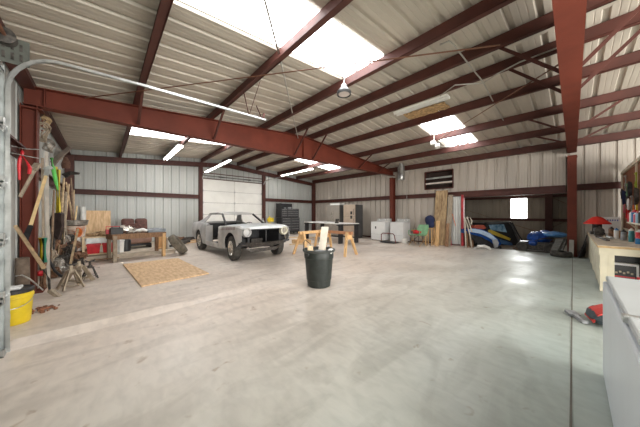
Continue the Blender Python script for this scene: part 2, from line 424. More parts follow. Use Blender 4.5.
# grey translucent-looking sliding panel left of jamb
pr = prof(3.06, 3.72, 3.4); g = G()
g.grid([[(XR - .09 + d * .03, s, z) for s, d in pr] for z in (.06, 1.98)])
o = g.build('sliding_door', mat('pale_sliding_sheet', (.56, .57, .55), .3, .2, .06, 2), solid=.004); tag(o, 'pale grey sliding metal panel beside the red jamb', 'sliding door')
# louvred opening high on right wall
r = thing('louvre_opening', 'dark slatted wall opening above the tall leaning board', 'louvre', (XR, 3.93, 2.75))
g = G()
for z in (-.38, .38): g.bb(-.05, .06, -.58, .58, z - .02, z + .02)
for y in (-.57, .57): g.bb(-.05, .06, y - .02, y + .02, -.38, .38)
g.build('frame', RED, r)
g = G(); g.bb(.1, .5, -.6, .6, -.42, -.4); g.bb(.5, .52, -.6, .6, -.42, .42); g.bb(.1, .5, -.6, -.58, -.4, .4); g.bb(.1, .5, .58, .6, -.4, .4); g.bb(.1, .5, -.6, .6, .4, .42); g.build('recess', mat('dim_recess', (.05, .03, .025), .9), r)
for z in (-.12, .1):
    g = G(); g.bar((0, -.56, z), (0, .56, z - .015), .02, .07, (1, 0, .25)); g.build('slat', GALVD if z > 0 else mat('pale_slat', (.6, .55, .5), .5), r)
# back sectional door ---------------------------------------------------------
d = struct(G(), 'door_1', DOORW)
g = G(); g.bb(3.45, 6.68, YA + .05, YA + .06, 0, 3.0); g.build('gap_light_block', mat('grey_gap_block', (.25, .25, .24), .8), d)  # added sheet that keeps outside light out of the gaps between sections
for k in range(5):
    g = G(); z0 = .09 + k * .58; 
    g.bb(3.47, 6.66, YA + .0, YA + .04, z0 + .006, z0 + .572)
    g.build('door_section', DOORW, d, bevel=.004)
    for x in (3.5, 5.06, 6.63):
        g = G(); g.bb(x - .02, x + .02, YA - .014, YA - .002, z0, z0 + .57); g.build('stile', mat('cream_stile', (.62, .61, .57), .5), d)
for x in (3.5, 5.06, 6.63):
    g = G()
    for k in range(4): g.bb(x - .035, x + .035, YA - .02, YA - .006, .09 + (k + 1) * .58 - .05, .09 + (k + 1) * .58 + .05)
    g.build('hinge', GALV, d)
for x, s in ((3.44, 1), (6.69, -1)):
    g = G(); pts = [(x, YA - .1, .05), (x, YA - .1, 2.8)] + [(x, YA - .1 - .35 * math.sin(a) * 1.0 - .0 , 2.8 + .35 * (1 - math.cos(a)) * 0 + .3 * math.sin(a) ) for a in (.5, 1.0, 1.4)] 
    pts = [(x, YA - .1, .05), (x, YA - .1, 2.75)] + [(x, YA - .1 - .4 * (1 - math.cos(a)), 2.75 + .4 * math.sin(a)) for a in (.3, .6, .9, 1.2, 1.57)] + [(x, YA - 3.2, 3.2)]
    g.tube(pts, .022, 6); g.build('track', GALV, d)
g = G(); g.tube([(3.5, YA - .14, 3.12), (6.6, YA - .14, 3.12)], .02, 8); g.build('torsion_shaft', IRON, d)
g = G(); g.tube([(4.2, YA - .14, 3.12), (5.9, YA - .14, 3.12)], .035, 10); g.build('torsion_spring', IRON, d)
g = G(); g.bb(3.47, 6.66, YA - .03, YA - .0, 2.98, 3.02); g.bb(3.47, 6.66, YA - .03, YA, 3.25, 3.29); g.build('header', RED, d)
# overhead door at the left ------------------------------------------------------
DX, DY = -.70, 3.75
d = struct(G(), 'door_2', OLIVE)
for k in range(5):
    g = G(); z0 = k * .55 - .05; g.bb(DX - .08, DX - .04, .5, DY - .03, z0 + .01, z0 + .545); g.build('door_section', OLIVE, d)
    for zz in (.5,):
        g = G(); g.bb(DX - .04, DX + .0, .5, DY - .04, z0 + zz, z0 + zz + .02); g.bb(DX - .005, DX + .0, .5, DY - .04, z0 + zz - .02, z0 + zz + .02); g.build('strut', GALVD, d)
    g = G(); g.bb(DX - .03, DX + .01, DY - .12, DY - .06, z0 - .05, z0 + .06); g.tube([(DX - .0, DY - .12, z0), (DX + .0, DY + .0, z0)], .012, 8); g.lathe([(.028, -.012), (.028, .012)], (DX, DY + .01, z0), 12, Matrix.Rotation(R(90), 3, 'X')); g.build('hinge', GALV, d)
g = G()
pts = [(DX, DY + .03, -.04), (DX, DY + .03, 2.5)] + [(DX + .38 * (1 - math.cos(a)), DY + .03, 2.5 + .44 * math.sin(a)) for a in (.2, .4, .6, .8, 1.0, 1.2, 1.4, 1.57)] + [(.4, DY + .03, 2.965), (2.15, DY + .03, 3.0)]
for off, w, h in ((0, .05, .004),):
    for p, q in zip(pts, pts[1:]): 
        p, q = Vector(p), Vector(q); g.bar(p, q, .05, .004, (0, 1, 0)); 
        n = Vector((0, 1, 0)).cross((q - p).normalized())
        g.bar(p + Vector((0, -.025, 0)) + n * .012, q + Vector((0, -.025, 0)) + n * .012, .004, .028, (0, 1, 0)); g.bar(p + Vector((0, .025, 0)) - n * .006, q + Vector((0, .025, 0)) - n * .006, .004, .04, (0, 1, 0))
g.build('track', GALV, d)
g = G(); g.bb(DX - .12, DX - .02, DY + .05, DY + .056, -.05, 2.75); g.bb(DX - .12, DX - .114, DY + .05, DY + .12, -.05, 2.75)
for z in (.25, .8, 1.35, 1.9, 2.4): g.bb(DX - .1, DX + .02, DY + .045, DY + .05, z, z + .05); g.ball((DX - .05, DY + .04, z + .025), .012, n=6)
g.build('track_angle', GALVD, d)
g = G(); g.bb(DX - .045, DX - .03, DY - .075, DY - .035, -.04, 2.7); g.build('end_stile', GALV, d)
g = G(); g.bb(DX - .14, DX + .14, DY + .06, DY + .066, 2.80, 3.06); 
g.build('bearing_plate', mat('shadowy_grey_plate', (.10, .105, .09), .6, .2, .2, 10), d)
g = G()
for i in range(4):
    for j in range(2): g.bb(DX - .09 + i * .055, DX - .07 + i * .055, DY + .056, DY + .06, 2.84 + j * .1, 2.91 + j * .1)
g.build('slot', IRON, d)
g = G(); M = Matrix.Rotation(R(90), 3, 'X')
g.lathe([(.03, -.06), (.07, -.05), (.055, -.03), (.055, .02), (.075, .04), (.03, .05)], (DX + .0, DY - .0, 3.02), 20, M); g.build('cable_drum', IRON, d, smooth=True)
g = G(); g.tube([(DX, .6, 3.02), (DX, DY + .05, 3.02)], .016, 8); g.build('torsion_shaft', ROD, d)
g = G(); g.bar((1.83, DY + .03, 3.0), (1.74, DY + .03, 3.36), .025, .004, (0, 1, 0)); g.bar((1.84, DY + .03, 3.0), (1.95, DY - .15, 3.55), .025, .004, (0, 1, 0))
g.bar((2.08, DY + .03, 3.0), (1.97, DY + .03, 3.20), .025, .004, (0, 1, 0)); g.bar((2.1, DY + .03, 3.0), (2.12, DY + .03, 3.10), .03, .03, (0, 1, 0)); g.build('track_hanger', RED, d)
g = G(); g.bb(XL, DX - .08, DY + .12, DY + .2, -.05, 3.06); g.bb(XL, DX - .1, DY + .2, DY + .207, 0, 2.9); struct(g, 'trim_5', RED)
# lean-to -----------------------------------------------------------------------
wall('wall_lean_to', LEANM, -2.2, 6.5, .1, lambda s, dd, z: (15.0 + dd, s, z), None, lambda s: 2.45, [(1.5, 2.12, 1.04, 2.09)], z0=-.1)
g = G(); g.bb(XR + .1, 15.1, -2.2, 6.5, 0, .01)
for v in g.v: v.z += 2.62 - (v.x - XR) * .05
struct(g, 'ceiling_lean_to', LEANM)
for nm, y in (('wall_lean_end', -2.2), ('wall_lean_far', 6.5)):
    g = G(); g.bb(XR + .06, 15.1, y - .02, y + .02, -.1, 2.7); struct(g, nm, LEANM)
g = G(); g.bb(15.0, 15.02, 1.5, 2.12, 1.04, 2.09); struct(g, 'window_1', WINM)
for z, l in ((2.1, 'high dark girt on the far wall of the tractor bay'), (1.0, 'waist-high girt under the bright window in the tractor bay')):
    g = G(); g.bb(14.9, 14.98, -2.2, 6.5, z - .06, z + .06); tag(g.build('wall_girt', RED), l, 'girt')
g = G(); g.bb(14.7, 14.9, .62, .86, -.1, 2.5); tag(g.build('steel_post', mat('dark_maroon_steel', (.08, .025, .02), .6)), 'dark maroon steel post inside the tractor bay beside the window', 'post')
g = G(); g.tube([(14.85, 6.0, 2.2), (14.85, 1.0, .4)], .012, 6); tag(g.build('brace_rod', ROD), 'thin diagonal brace rod on the tractor bay wall', 'brace rod')
g = G(); g.tube([(14.85, .9, 2.2), (14.85, -1.6, .5)], .012, 6); g.tube([(14.86, .9, .5), (14.86, -1.6, 2.2)], .012, 6)
tag(g.build('brace_rod', ROD), 'crossed brace rods beyond the maroon post in the tractor bay', 'brace rod')
# ------------------------------------------------------------ the car shell
def interp(tab, x):
    if x <= tab[0][0]: return tab[0][1]
    for (a, p), (b, q) in zip(tab, tab[1:]):
        if x <= b: return p + (q - p) * (x - a) / (b - a)
    return tab[-1][1]
CW = [(-2.32, .80), (-2.0, .85), (-1.37, .875), (-.6, .865), (.3, .86), (1.37, .87), (1.9, .85), (2.2, .80)]
CT = [(-2.32, .93), (-2.1, .965), (-1.5, .975), (-1.0, .955), (-.5, .90), (.0, .885), (.7, .90), (1.3, .90), (1.8, .865), (2.22, .80)]
CB = [(-2.32, .52), (-2.0, .42), (-1.7, .34), (-1.0, .27), (.9, .27), (1.7, .34), (1.95, .42), (2.2, .50)]
WF, WR_, AR = 1.37, -1.37, .385
def zbot(x):
    z = interp(CB, x)
    for w in (WF, WR_):
        if abs(x - w) < AR: z = max(z, .35 + math.sqrt(AR * AR - (x - w) ** 2))
    return z
def side_panel(x0, x1, sg, zlo=None, zhi=None, shoulder=True):
    xs = set()
    n = max(2, int((x1 - x0) / .07))
    for i in range(n + 1): xs.add(round(x0 + (x1 - x0) * i / n, 4))
    for w in (WF, WR_):
        for k in range(13):
            x = round(w + AR * math.cos(math.pi * k / 12), 4)
            if x0 <= x <= x1: xs.add(x)
    rows = []
    for x in sorted(xs):
        a = zbot(x) if zlo is None else zlo; b = interp(CT, x) if zhi is None else zhi
        if zlo is None and zhi is not None: b = max(b, a + .01)
        w = interp(CW, x); row = []
        for j in range(9):
            z = a + (b - a) * j / 8; q = (z - .60) / .34
            y = w - (.05 * q * q if q > 0 else .045 * q * q) - (.012 if .66 < z < .72 and abs(x) < 1.2 else 0)
            row.append((x, sg * y, z))
        if shoulder:
            y = abs(row[-1][1])
            row += [(x, sg * (y - .018), b + .014), (x, sg * (y - .06), b + .022), (x, sg * (y - .11), b + .018)]
        rows.append(row)
    g = G(); g.grid(rows); return g
cx, cy = 3.33, 7.78
car = thing('car', 'stripped grey primer coupe body with missing doors, glass and grille', 'car', (cx, cy, 0), R(-89))
for sg in (-1, 1):
    side_panel(.50, 2.22, sg).build('fender', PRIMER, car, smooth=True, solid=.012)
    side_panel(-2.32, -.60, sg).build('quarter_panel', PRIMER, car, smooth=True, solid=.012)
    side_panel(-.62, .52, sg, .25, .40, False).build('rocker_panel', PRIMER, car, smooth=True, solid=.02)
    # door jambs
    for jx in (-.605, .515):
        g = G(); g.bb(jx - .015, jx + .015, sg * .62, sg * .845, .3, .90); g.build('door_jamb', PRIMER, car)
    g = G(); g.bb(-1.0, -.62, sg * .60, sg * .62, .3, .88); g.build('inner_quarter', mat('tan_inner_panel', (.30, .25, .19), .7), car)
    # wheel tub
    for w in (WF, WR_):
        g = G(); rows = []
        for k in range(13):
            a = math.pi * k / 12; rows.append([(w + AR * 1.02 * math.cos(a), sg * .52, .34 + AR * 1.02 * math.sin(a)), (w + AR * 1.02 * math.cos(a), sg * .83, .34 + AR * 1.02 * math.sin(a))])
        g.grid(rows); g.bb(w - AR, w + AR, sg * .50, sg * .52, .3, .74); g.build('wheel_tub', BLACK, car)
    # roof pillars
    g = G(); g.bar((.78, sg * .70, .90), (.12, sg * .56, 1.285), .045, .05, (0, 1, 0)); g.build('windshield_pillar', BLACK, car)
    g = G(); g.grid([[(-.30 - .02, sg * .0 + sg * .585, 1.27), (-1.0, sg * .56, 1.245)], [(-.95, sg * .66, 1.10), (-1.30, sg * .64, 1.10)], [(-1.05, sg * .755, .965), (-1.62, sg * .745, .98)]])
    g = G(); g.grid([[(-.80, sg * .585, 1.27), (-1.12, sg * .565, 1.235)], [(-.93, sg * .66, 1.12), (-1.36, sg * .65, 1.10)], [(-1.02, sg * .77, .96), (-1.66, sg * .755, .985)]])
    g.build('rear_pillar', PRIMER, car, solid=.03)
    g = G(); g.bar((.14, sg * .575, 1.285), (-.85, sg * .585, 1.275), .03, .035); g.build('drip_rail', PRIMER, car)
    # front fender nose with headlamp bucket
    M = Matrix.Rotation(R(90), 3, 'Y')
    g = G(); g.lathe([(.155, -.20), (.15, -.05), (.145, .03), (.125, .045), (.105, .02), (.10, -.06), (.05, -.10), (0, -.11)], (2.14, sg * .665, .665), 24, M, 1.0, .9)
    g.build('headlamp_bucket', PRIMER if sg < 0 else mat('pale_primer', (.62, .60, .48), .5, .1, .15, 8), car, smooth=True)
    g = G(); g.lathe([(.09, 0), (.085, .012), (0, .02)], (2.09, sg * .665, .665), 20, M); g.build('headlamp_bowl', PRIMER if sg < 0 else ALU, car, smooth=True)
    g = G(); g.bar((2.02, sg * .56, .40), (2.12, sg * .84, .43), .10, .05); g.build('bumper_bracket', BLACK, car)
# cowl, hood
g = G(); rows = []
for x in [.72 + i * .11 for i in range(14)]:
    z = interp(CT, x) + .02; row = []
    for j in range(13):
        y = -.745 + 1.49 * j / 12; e = (abs(y) / .745)
        row.append((x + (.04 * (1 - e * e) if x > 2.0 else 0), y, z + .035 * (1 - e ** 4) + (.012 if abs(y) < .22 else 0)))
    rows.append(row)
x = 2.19; z = interp(CT, x)
rows.append([(x + .03 * (1 - (abs(-.745 + 1.49 * j / 12) / .745) ** 2), -.745 + 1.49 * j / 12, z - .005) for j in range(13)])
g.grid(rows); g.build('hood', PRIMH, car, smooth=True, solid=.012)
g = G(); g.grid([[(.60, -.72, .915), (.60, 0, .945), (.60, .72, .915)], [(.75, -.745, .915), (.75, 0, .95), (.75, .745, .915)]]); g.build('cowl', MAROON, car, solid=.015)
g = G(); g.bb(.58, .66, -.70, .70, .62, .90); g.bb(.40, .60, -.70, .70, .74, .88); g.build('dashboard', BLACK, car, bevel=.02)
M = Matrix.Rotation(R(65), 3, 'Y')
g = G(); pts = [Vector((.30, .36, .84)) + M @ Vector((.18 * math.cos(a), .18 * math.sin(a), 0)) for a in [i * math.pi / 10 for i in range(21)]]; g.tube(pts, .011, 6)
g.bar((.30, .36, .84), (.52, .36, .78), .03, .03); g.bar(pts[0], pts[10], .02, .01); g.build('steering_wheel', BLACK, car)
# roof
g = G(); rows = []
for i in range(10):
    x = .14 - 1.26 * i / 9; zc = 1.295 + .035 * math.sin(math.pi * (i + 1) / 11); row = []
    if i == 9: zc -= .04
    for j in range(11):
        y = -.575 + 1.15 * j / 10; row.append((x, y, zc + .03 * (1 - (y / .575) ** 2) - (.012 if abs(y) > .57 else 0)))
    rows.append(row)
g.grid(rows); g.build('roof_panel', PRIMER, car, smooth=True, solid=.018)
g = G(); g.grid([[(x_, y_, 1.262) for y_ in (-.54, .54)] for x_ in (.1, -1.05)]); g.build('headliner', BLACK, car)
g = G(); g.bar((.13, -.57, 1.29), (.13, .57, 1.29), .05, .04); g.build('windshield_header', PRIMER, car)
g = G(); g.grid([[(-1.62, -.75, .985), (-1.62, 0, 1.0), (-1.62, .75, .985)], [(-1.95, -.745, .98), (-1.95, 0, 1.0), (-1.95, .745, .98)], [(-2.31, -.72, .945), (-2.33, 0, .96), (-2.31, .72, .945)]]); g.build('trunk_lid', PRIMER, car, solid=.014)
g = G(); g.grid([[(-2.31, -.78, .94), (-2.33, 0, .94), (-2.31, .78, .94)], [(-2.36, -.79, .6), (-2.38, 0, .6), (-2.36, .79, .6)], [(-2.30, -.78, .42), (-2.32, 0, .42), (-2.30, .78, .42)]]); g.build('tail_panel', PRIMER, car, solid=.014)
g = G(); g.bb(-1.62, -1.35, -.7, .7, .90, .93); g.bb(-1.6, -1.57, -.74, .74, .35, .93); g.build('rear_shelf', BLACK, car)
# floor, tunnel, front structure
g = G(); g.bb(-1.0, .70, -.80, .80, .26, .29); g.bb(-2.25, -1.0, -.5, .5, .36, .40); g.build('floor_pan', IRON, car)
g = G(); g.bb(-.95, .66, -.13, .13, .29, .44); g.build('tunnel', IRON, car, bevel=.04)
g = G(); g.bb(.66, .69, -.72, .72, .28, .90); g.build('firewall', BLACK, car)
for sg in (-1, 1):
    g = G(); g.prism([(.69, .30), (1.95, .34), (1.98, .83), (.69, .88)], .012, c=(0, sg * .50, 0)); g.build('inner_fender', BLACK, car)
    g = G(); g.bar((.7, sg * .36, .28), (2.0, sg * .36, .36), .08, .09, (0, 1, 0)); g.build('frame_rail', IRON, car)
    g = G(); g.bar((1.30, sg * .3, .30), (1.37, sg * .62, .30), .05, .04); g.bar((1.5, sg * .3, .45), (1.37, sg * .60, .42), .04, .03); g.tube([(1.37, sg * .52, .78), (1.37, sg * .56, .36)], .045, 8); g.build('suspension_arm', IRON, car)
g = G(); g.bb(1.96, 2.0, -.56, -.50, .35, .83); g.bb(1.96, 2.0, .50, .56, .35, .83); g.bb(1.96, 2.0, -.56, .56, .77, .83); g.bb(1.96, 2.02, -.62, .62, .35, .42)
g.bb(1.96, 1.99, .02, .06, .42, .78); g.build('radiator_support', BLACK, car, bevel=.006)
g = G(); g.grid([[(2.0, -.80, .47), (2.16, -.55, .44), (2.2, 0, .42), (2.16, .55, .44), (2.0, .80, .47)], [(1.96, -.78, .38), (2.08, -.55, .34), (2.12, 0, .33), (2.08, .55, .34), (1.96, .78, .38)]]); g.build('front_valance', IRON, car, solid=.012)
g = G(); g.tube([(1.8, -.6, .28), (1.95, -.4, .25), (1.95, .4, .25), (1.8, .6, .28)], .014, 8); g.build('sway_bar', IRON, car)
g = G(); g.tube([(-1.37, -.62, .34), (-1.37, .62, .34)], .04, 10); g.ball((-1.37, 0, .34), .13, n=12); g.tube([(-1.37, 0, .36), (.6, 0, .36)], .03, 8); g.build('rear_axle', IRON, car)
g = G(); g.bb(1.0, 1.4, -.2, .2, .3, .52); g.bb(1.42, 1.5, -.3, .3, .26, .34); g.build('crossmember', IRON, car, bevel=.02)
def wheel(x, sg, steer, face):
    yaw = Matrix.Rotation(R(steer), 3, 'Z'); M = yaw @ Matrix.Rotation(R(90) * -sg, 3, 'X'); c = Vector((x, sg * .735, .34))
    g = G(); g.lathe([(.205, -.10), (.27, -.105), (.325, -.095), (.34, -.07), (.341, .0), (.34, .07), (.325, .095), (.27, .105), (.205, .10), (.20, 0), (.205, -.10)], c, 32, M)
    t = g.build('tire', RUBBER, car, smooth=True)
    g = G(); g.lathe([(.20, -.09), (.19, -.02), (.17, .02), (.19, .07), (.212, .095), (.205, .105), (.185, .08), (.175, .07)], c, 32, M, cap=False)
    w = g.build('rim', face, car, smooth=True)
    g = G(); g.lathe([(0, .085), (.045, .08), (.06, .05), (.065, -.02), (0, -.02)], c, 16, M)
    for k in range(5):
        a = 2 * math.pi * k / 5; d0 = Vector((math.cos(a), math.sin(a), 0)); 
        g.bar(c + M @ (d0 * .04 + Vector((0, 0, .045))), c + M @ (d0 * .19 + Vector((0, 0, .06))), .06, .03, M @ Vector((-math.sin(a), math.cos(a), 0)))
    g.build('spokes', face, w, bevel=.006)
    g = G(); g.lathe([(.14, -.06), (.14, -.02), (0, -.02)], c, 20, M); g.build('brake_drum', BLACK, w)
wheel(WF, -1, -6, CHROME); wheel(WF, 1, -6, IRON); wheel(WR_, -1, 0, CHROME); wheel(WR_, 1, 0, IRON)
# maroon paint patch left on the fender and door edge: shaped panels of old paint
g = side_panel(.70, 1.66, -1, .80, .885, False)
for v in g.v: v.y -= .009
g.build('old_paint_patch', mat('faded_maroon_paint', (.30, .22, .21), .5, 0, .2, 5, col2=(.42, .40, .40)), car, smooth=True)

for ch in list(car.children_recursive):
    body = not any(k in ch.name for k in ('tire', 'rim', 'spokes', 'drum', 'axle', 'suspension'))
    for vt in ch.data.vertices:
        x_, y_, z_ = vt.co; z0_ = z_
        if body:
            if ch.name.startswith('headlamp'): y_ = y_ * .94; z_ = .72 + (z_ - .665) * .84; x_ += .05
            if x_ > 1.72: x_ = 1.72 + (x_ - 1.72) * .5
            if z0_ > .25: z_ += .07 * max(0, (x_ - .6) / 1.2)
        vt.co = (x_, y_ * .94, z_)
# ------------------------------------------------------------ work table with junk
def legbox(g, x, y, s, z0, z1): g.bb(x - s / 2, x + s / 2, y - s / 2, y + s / 2, z0, z1)
tb = thing('work_table', 'rough timber work table covered with engine junk in front of the maroon seat', 'table', (.17, 8.22, 0), R(11.5))
TL, TW = 1.27, .62
g = G(); g.bb(0, TL, 0, TW, .70, .735); g.build('tabletop', WOODD, tb, bevel=.004)
g = G(); g.bb(0.045, TL - .045, .002, .04, .60, .698); g.bb(0.045, TL - .045, TW - .04, TW - .002, .60, .698); g.bb(0.002, .04, 0.002, TW - .002, .60, .698); g.bb(TL - .04, TL - .002, 0.002, TW - .002, .6, .698); g.build('apron', WOODD, tb)
for x, y, m in ((.06, .04, WOODG), (TL - .06, .04, PINE), (.06, TW - .05, WOODG), (TL - .06, TW - .05, WOODD)):
    g = G(); g.bb(x - .042, x + .042, y - .04, y + .04, .001, .70); g.build('leg', m, tb, bevel=.004)
def onT(x, y, z=.735):
    a = R(11.5); return (.13 + x * math.cos(a) - y * math.sin(a), 8.22 + x * math.sin(a) + y * math.cos(a), z + .002)
def junk(name, m, label, cat, loc, shapes, rotz=0., group=None, smooth=False, bevel=.004):
    o = thing(name, label, cat, loc, rotz, group) if False else None
    g = G()
    for s in shapes:
        k = s[0]
        if k == 'b': g.box(s[1], s[2], s[3] if len(s) > 3 else None)
        elif k == 'c': g.lathe([(s[2], 0), (s[2], s[3])], s[1], 16, Euler(s[4]).to_matrix() if len(s) > 4 else None)
        elif k == 't': g.tube(s[1], s[2], 8)
        elif k == 's': g.ball(s[1], s[2], s[3] if len(s) > 3 else (1, 1, 1), 10, s[4] if len(s) > 4 else 0)
        elif k == 'l': g.lathe(s[2], s[1], 20, Euler(s[3]).to_matrix() if len(s) > 3 else None)
    o = g.build(name, m, loc=loc, rotz=rotz, bevel=bevel if not smooth else 0, smooth=smooth)
    return tag(o, label, cat, group)
HP = math.pi / 2
junk('battery', BLACK, 'black car battery on the left end of the junk table', 'battery', onT(.18, .25), [('b', (0, 0, .08), (.26, .17, .16)), ('b', (0, 0, .165), (.24, .15, .012)), ('c', (-.08, .04, .17), .012, .02), ('c', (.08, .04, .17), .012, .02)], .2)
junk('toolbox_tray', REDP, 'faded red tray on the left end of the junk table behind the battery', 'tray', onT(.16, .48), [('b', (0, 0, .06), (.3, .14, .12)), ('b', (0, 0, .2), (.3, .02, .02)), ('b', (-.14, 0, .16), (.015, .02, .1)), ('b', (.14, 0, .16), (.015, .02, .1))], .1)
junk('intake_manifold', ALU, 'dull cast intake manifold lying in the middle of the junk table', 'engine part', onT(.55, .3), [('b', (0, 0, .05), (.30, .16, .05)), ('c', (-.04, 0, .05), .05, .07), ('c', (.06, 0, .05), .05, .07), ('t', [(-.15, -.12, .02), (-.1, -.05, .07), (0, 0, .08)], .025), ('t', [(.15, -.12, .02), (.1, -.05, .07), (0, 0, .08)], .025), ('t', [(.15, .12, .02), (.1, .05, .07)], .025)], .3)
junk('white_hood_scoop', WHITEP, 'white curved plastic duct on the middle of the junk table', 'duct', onT(.72, .18), [('t', [(-.18, 0, .03), (-.08, .03, .07), (.06, .0, .09), (.14, -.04, .05)], [.028, .045, .05, .03])], .1, smooth=True)
junk('air_cleaner', CHROME, 'round metal air cleaner tilted on the junk table', 'air cleaner', onT(.48, .50, .74), [('l', (0, 0, .12), [(.0, .035), (.03, .04), (.17, .02), (.18, 0), (.16, -.04), (.06, -.05), (.06, -.09), (0, -.09)], (.5, .3, 0))], 0, smooth=True)
junk('exhaust_pipes', MAROON, 'tangle of maroon bent header pipes on top of the junk table', 'exhaust header', onT(.60, .52), [('t', [(-.2, 0, .03), (-.15, .02, .2), (0, .02, .26), (.18, 0, .22), (.24, -.02, .05)], .025), ('t', [(-.1, .05, .03), (-.05, .06, .16), (.1, .06, .20), (.2, .06, .03)], .025), ('t', [(.0, -.03, .03), (.08, -.02, .14), (.25, .0, .12)], .022)], 0, smooth=True)
junk('folded_tarp', CLOTHG, 'folded grey and white cloth bundle on the right end of the junk table', 'cloth', onT(1.05, .28), [('s', (0, 0, .055), .26, (1, .75, .20), .08), ('s', (.1, .05, .09), .18, (1, .8, .2), .1)], .1, smooth=True)
junk('grey_fender_liner', mat('blue_grey_sheet_part', (.22, .25, .28), .5), 'blue grey sheet metal piece under the pale cloth on the junk table', 'metal part', onT(1.08, .08), [('b', (0, 0, .03), (.42, .10, .05)), ('b', (.2, .02, .06), (.06, .14, .09)), ('t', [(-.2, 0, .06), (0, 0, .10), (.2, 0, .07)], .014)], .0)
junk('steering_column', IRON, 'short black steering column part across the junk table', 'engine part', onT(.92, .45), [('t', [(-.2, 0, .03), (.2, .02, .03)], .022), ('c', (-.1, 0, .02), .04, .05), ('b', (.1, 0, .05), (.06, .08, .06))], .5)
# maroon seat
s = thing('car_bench', 'worn maroon bench car seat standing behind the junk table', 'seat', (.85, 10.3, .0), R(8))
g = G(); g.bb(-.38, .38, -.3, .28, .16, .40); g.build('seat_cushion', mat('tan_maroon_vinyl', (.26, .15, .11), .6), s, bevel=.07)
for x in (-.19, .19):
    g = G(); g.box((x, .26, .68), (.36, .16, .66), (-.12, 0, 0)); g.build('seat_back', MAROON, s, bevel=.07)
g = G(); g.bb(-.36, .36, -.26, .24, .09, .15); 
for x in (-.34, .34): g.bb(x - .02, x + .02, -.28, .26, -.0, .12)
g.build('seat_frame', BLACK, s)
for v in (s,): v.location.z = .115
# tire leaning on table
M = Euler((0, 0, 0)).to_matrix()
g = G(); tc = Vector((1.62, 8.42, .36)); ax = Vector((.70, .50, .58)).normalized()
def frameM(ax):
    a, b = perp(ax); return Matrix((a, b, ax)).transposed()
TM = frameM(Vector((.80, -.25, .62)))
TP = [(.20, -.09), (.27, -.105), (.33, -.09), (.345, -.06), (.345, .06), (.33, .09), (.27, .105), (.20, .09), (.195, 0), (.20, -.09)]
g.lathe(TP, (0, 0, 0), 32, TM); zmin = min(v.z for v in g.v)
tag(g.build('tire', RUBD, smooth=True, loc=(1.73, 8.50, -zmin + .002)), 'dusty bare tyre leaning against the end of the junk table', 'tire')
# plywood on the floor
a_, b_, c_, d_ = [Vector(p) for p in ((.36, 7.70, 0), (1.56, 7.68, 0), (1.66, 5.30, 0), (.49, 5.16, 0))]
g = G(); top = [p + Vector((0, 0, .022)) for p in (a_, b_, c_, d_)]; g.add([a_, b_, c_, d_] + top, [(3, 2, 1, 0), (4, 5, 6, 7), (0, 1, 5, 4), (1, 2, 6, 5), (2, 3, 7, 6), (3, 0, 4, 7)])
for v in g.v: v.z += .004
tag(g.build('plywood_sheet', PLYW), 'full tan plywood sheet lying flat on the floor in front of the junk table', 'plywood')
# trash can
tc = thing('trash_can', 'round slate grey trash can filled with scrap boards on the open floor', 'trash can', (2.86, 3.12, 0.001))
g = G(); g.lathe([(.0, .01), (.19, .0), (.205, .01), (.215, .12), (.222, .125), (.252, .50), (.262, .505), (.268, .62), (.262, .63), (.25, .62), (.20, .06), (0, .05)], n=40); g.build('body', CAN, tc, smooth=True)
g = G(); g.lathe([(.266, .618), (.285, .62), (.295, .635), (.295, .655), (.28, .665), (.262, .66), (.258, .62)], n=40); g.build('rim', DARK, tc, smooth=True)
for sg in (-1, 1):
    g = G(); g.bb(sg * .265, sg * .295, -.05, .05, .585, .61); g.bb(sg * .285, sg * .295, -.05, .05, .56, .60); g.build('handle', DARK, tc, bevel=.006)
cz = (2.86, 3.12)
def board(p, q, w, t, m, label, name='scrap_board', cat='board', side=(1, -.9, 0)):
    g = G(); g.bar(p, q, w, t, side); return tag(g.build(name, m, bevel=.003), label, cat)
board((2.83, 3.12, .08), (2.955, 3.06, 1.06), .13, .03, mat('pale_scrap_board', (.55, .50, .42), .7), 'tall pale scrap board standing in the trash can')
board((2.95, 3.02, .10), (3.03, 3.19, .84), .07, .03, PINE, 'short tan scrap board beside the tall one in the trash can')
board((2.78, 3.2, .1), (2.72, 3.20, .72), .1, .03, PINEL, 'short light offcut low in the trash can')
junk('plastic_bag', CLOTHG, 'grey crumpled bag bulging at the front edge of the trash can', 'bag', (2.86, 3.1, .55), [('s', (0, -.02, 0), .2, (1, 1, .45), .1), ('s', (-.08, -.08, .05), .10, (1, 1, .6), .15)], smooth=True)
junk('rag', WHITEP, 'small white rag hanging over the rim of the trash can', 'rag', (2.90, 2.875, .64), [('s', (0, 0, .0), .05, (.7, 1, .9), .15), ('s', (.1, .06, .0), .035, (.8, 1, 1), .15)], smooth=True)
junk('coiled_wire', IRON, 'loop of dark wire sticking up from the left of the trash can', 'wire', (2.68, 3.22, .5), [('t', [(0, 0, 0), (-.08, .02, .16), (-.1, 0, .28), (-.04, .02, .33), (.06, .0, .25), (.04, 0, .12)], .007)], bevel=0)
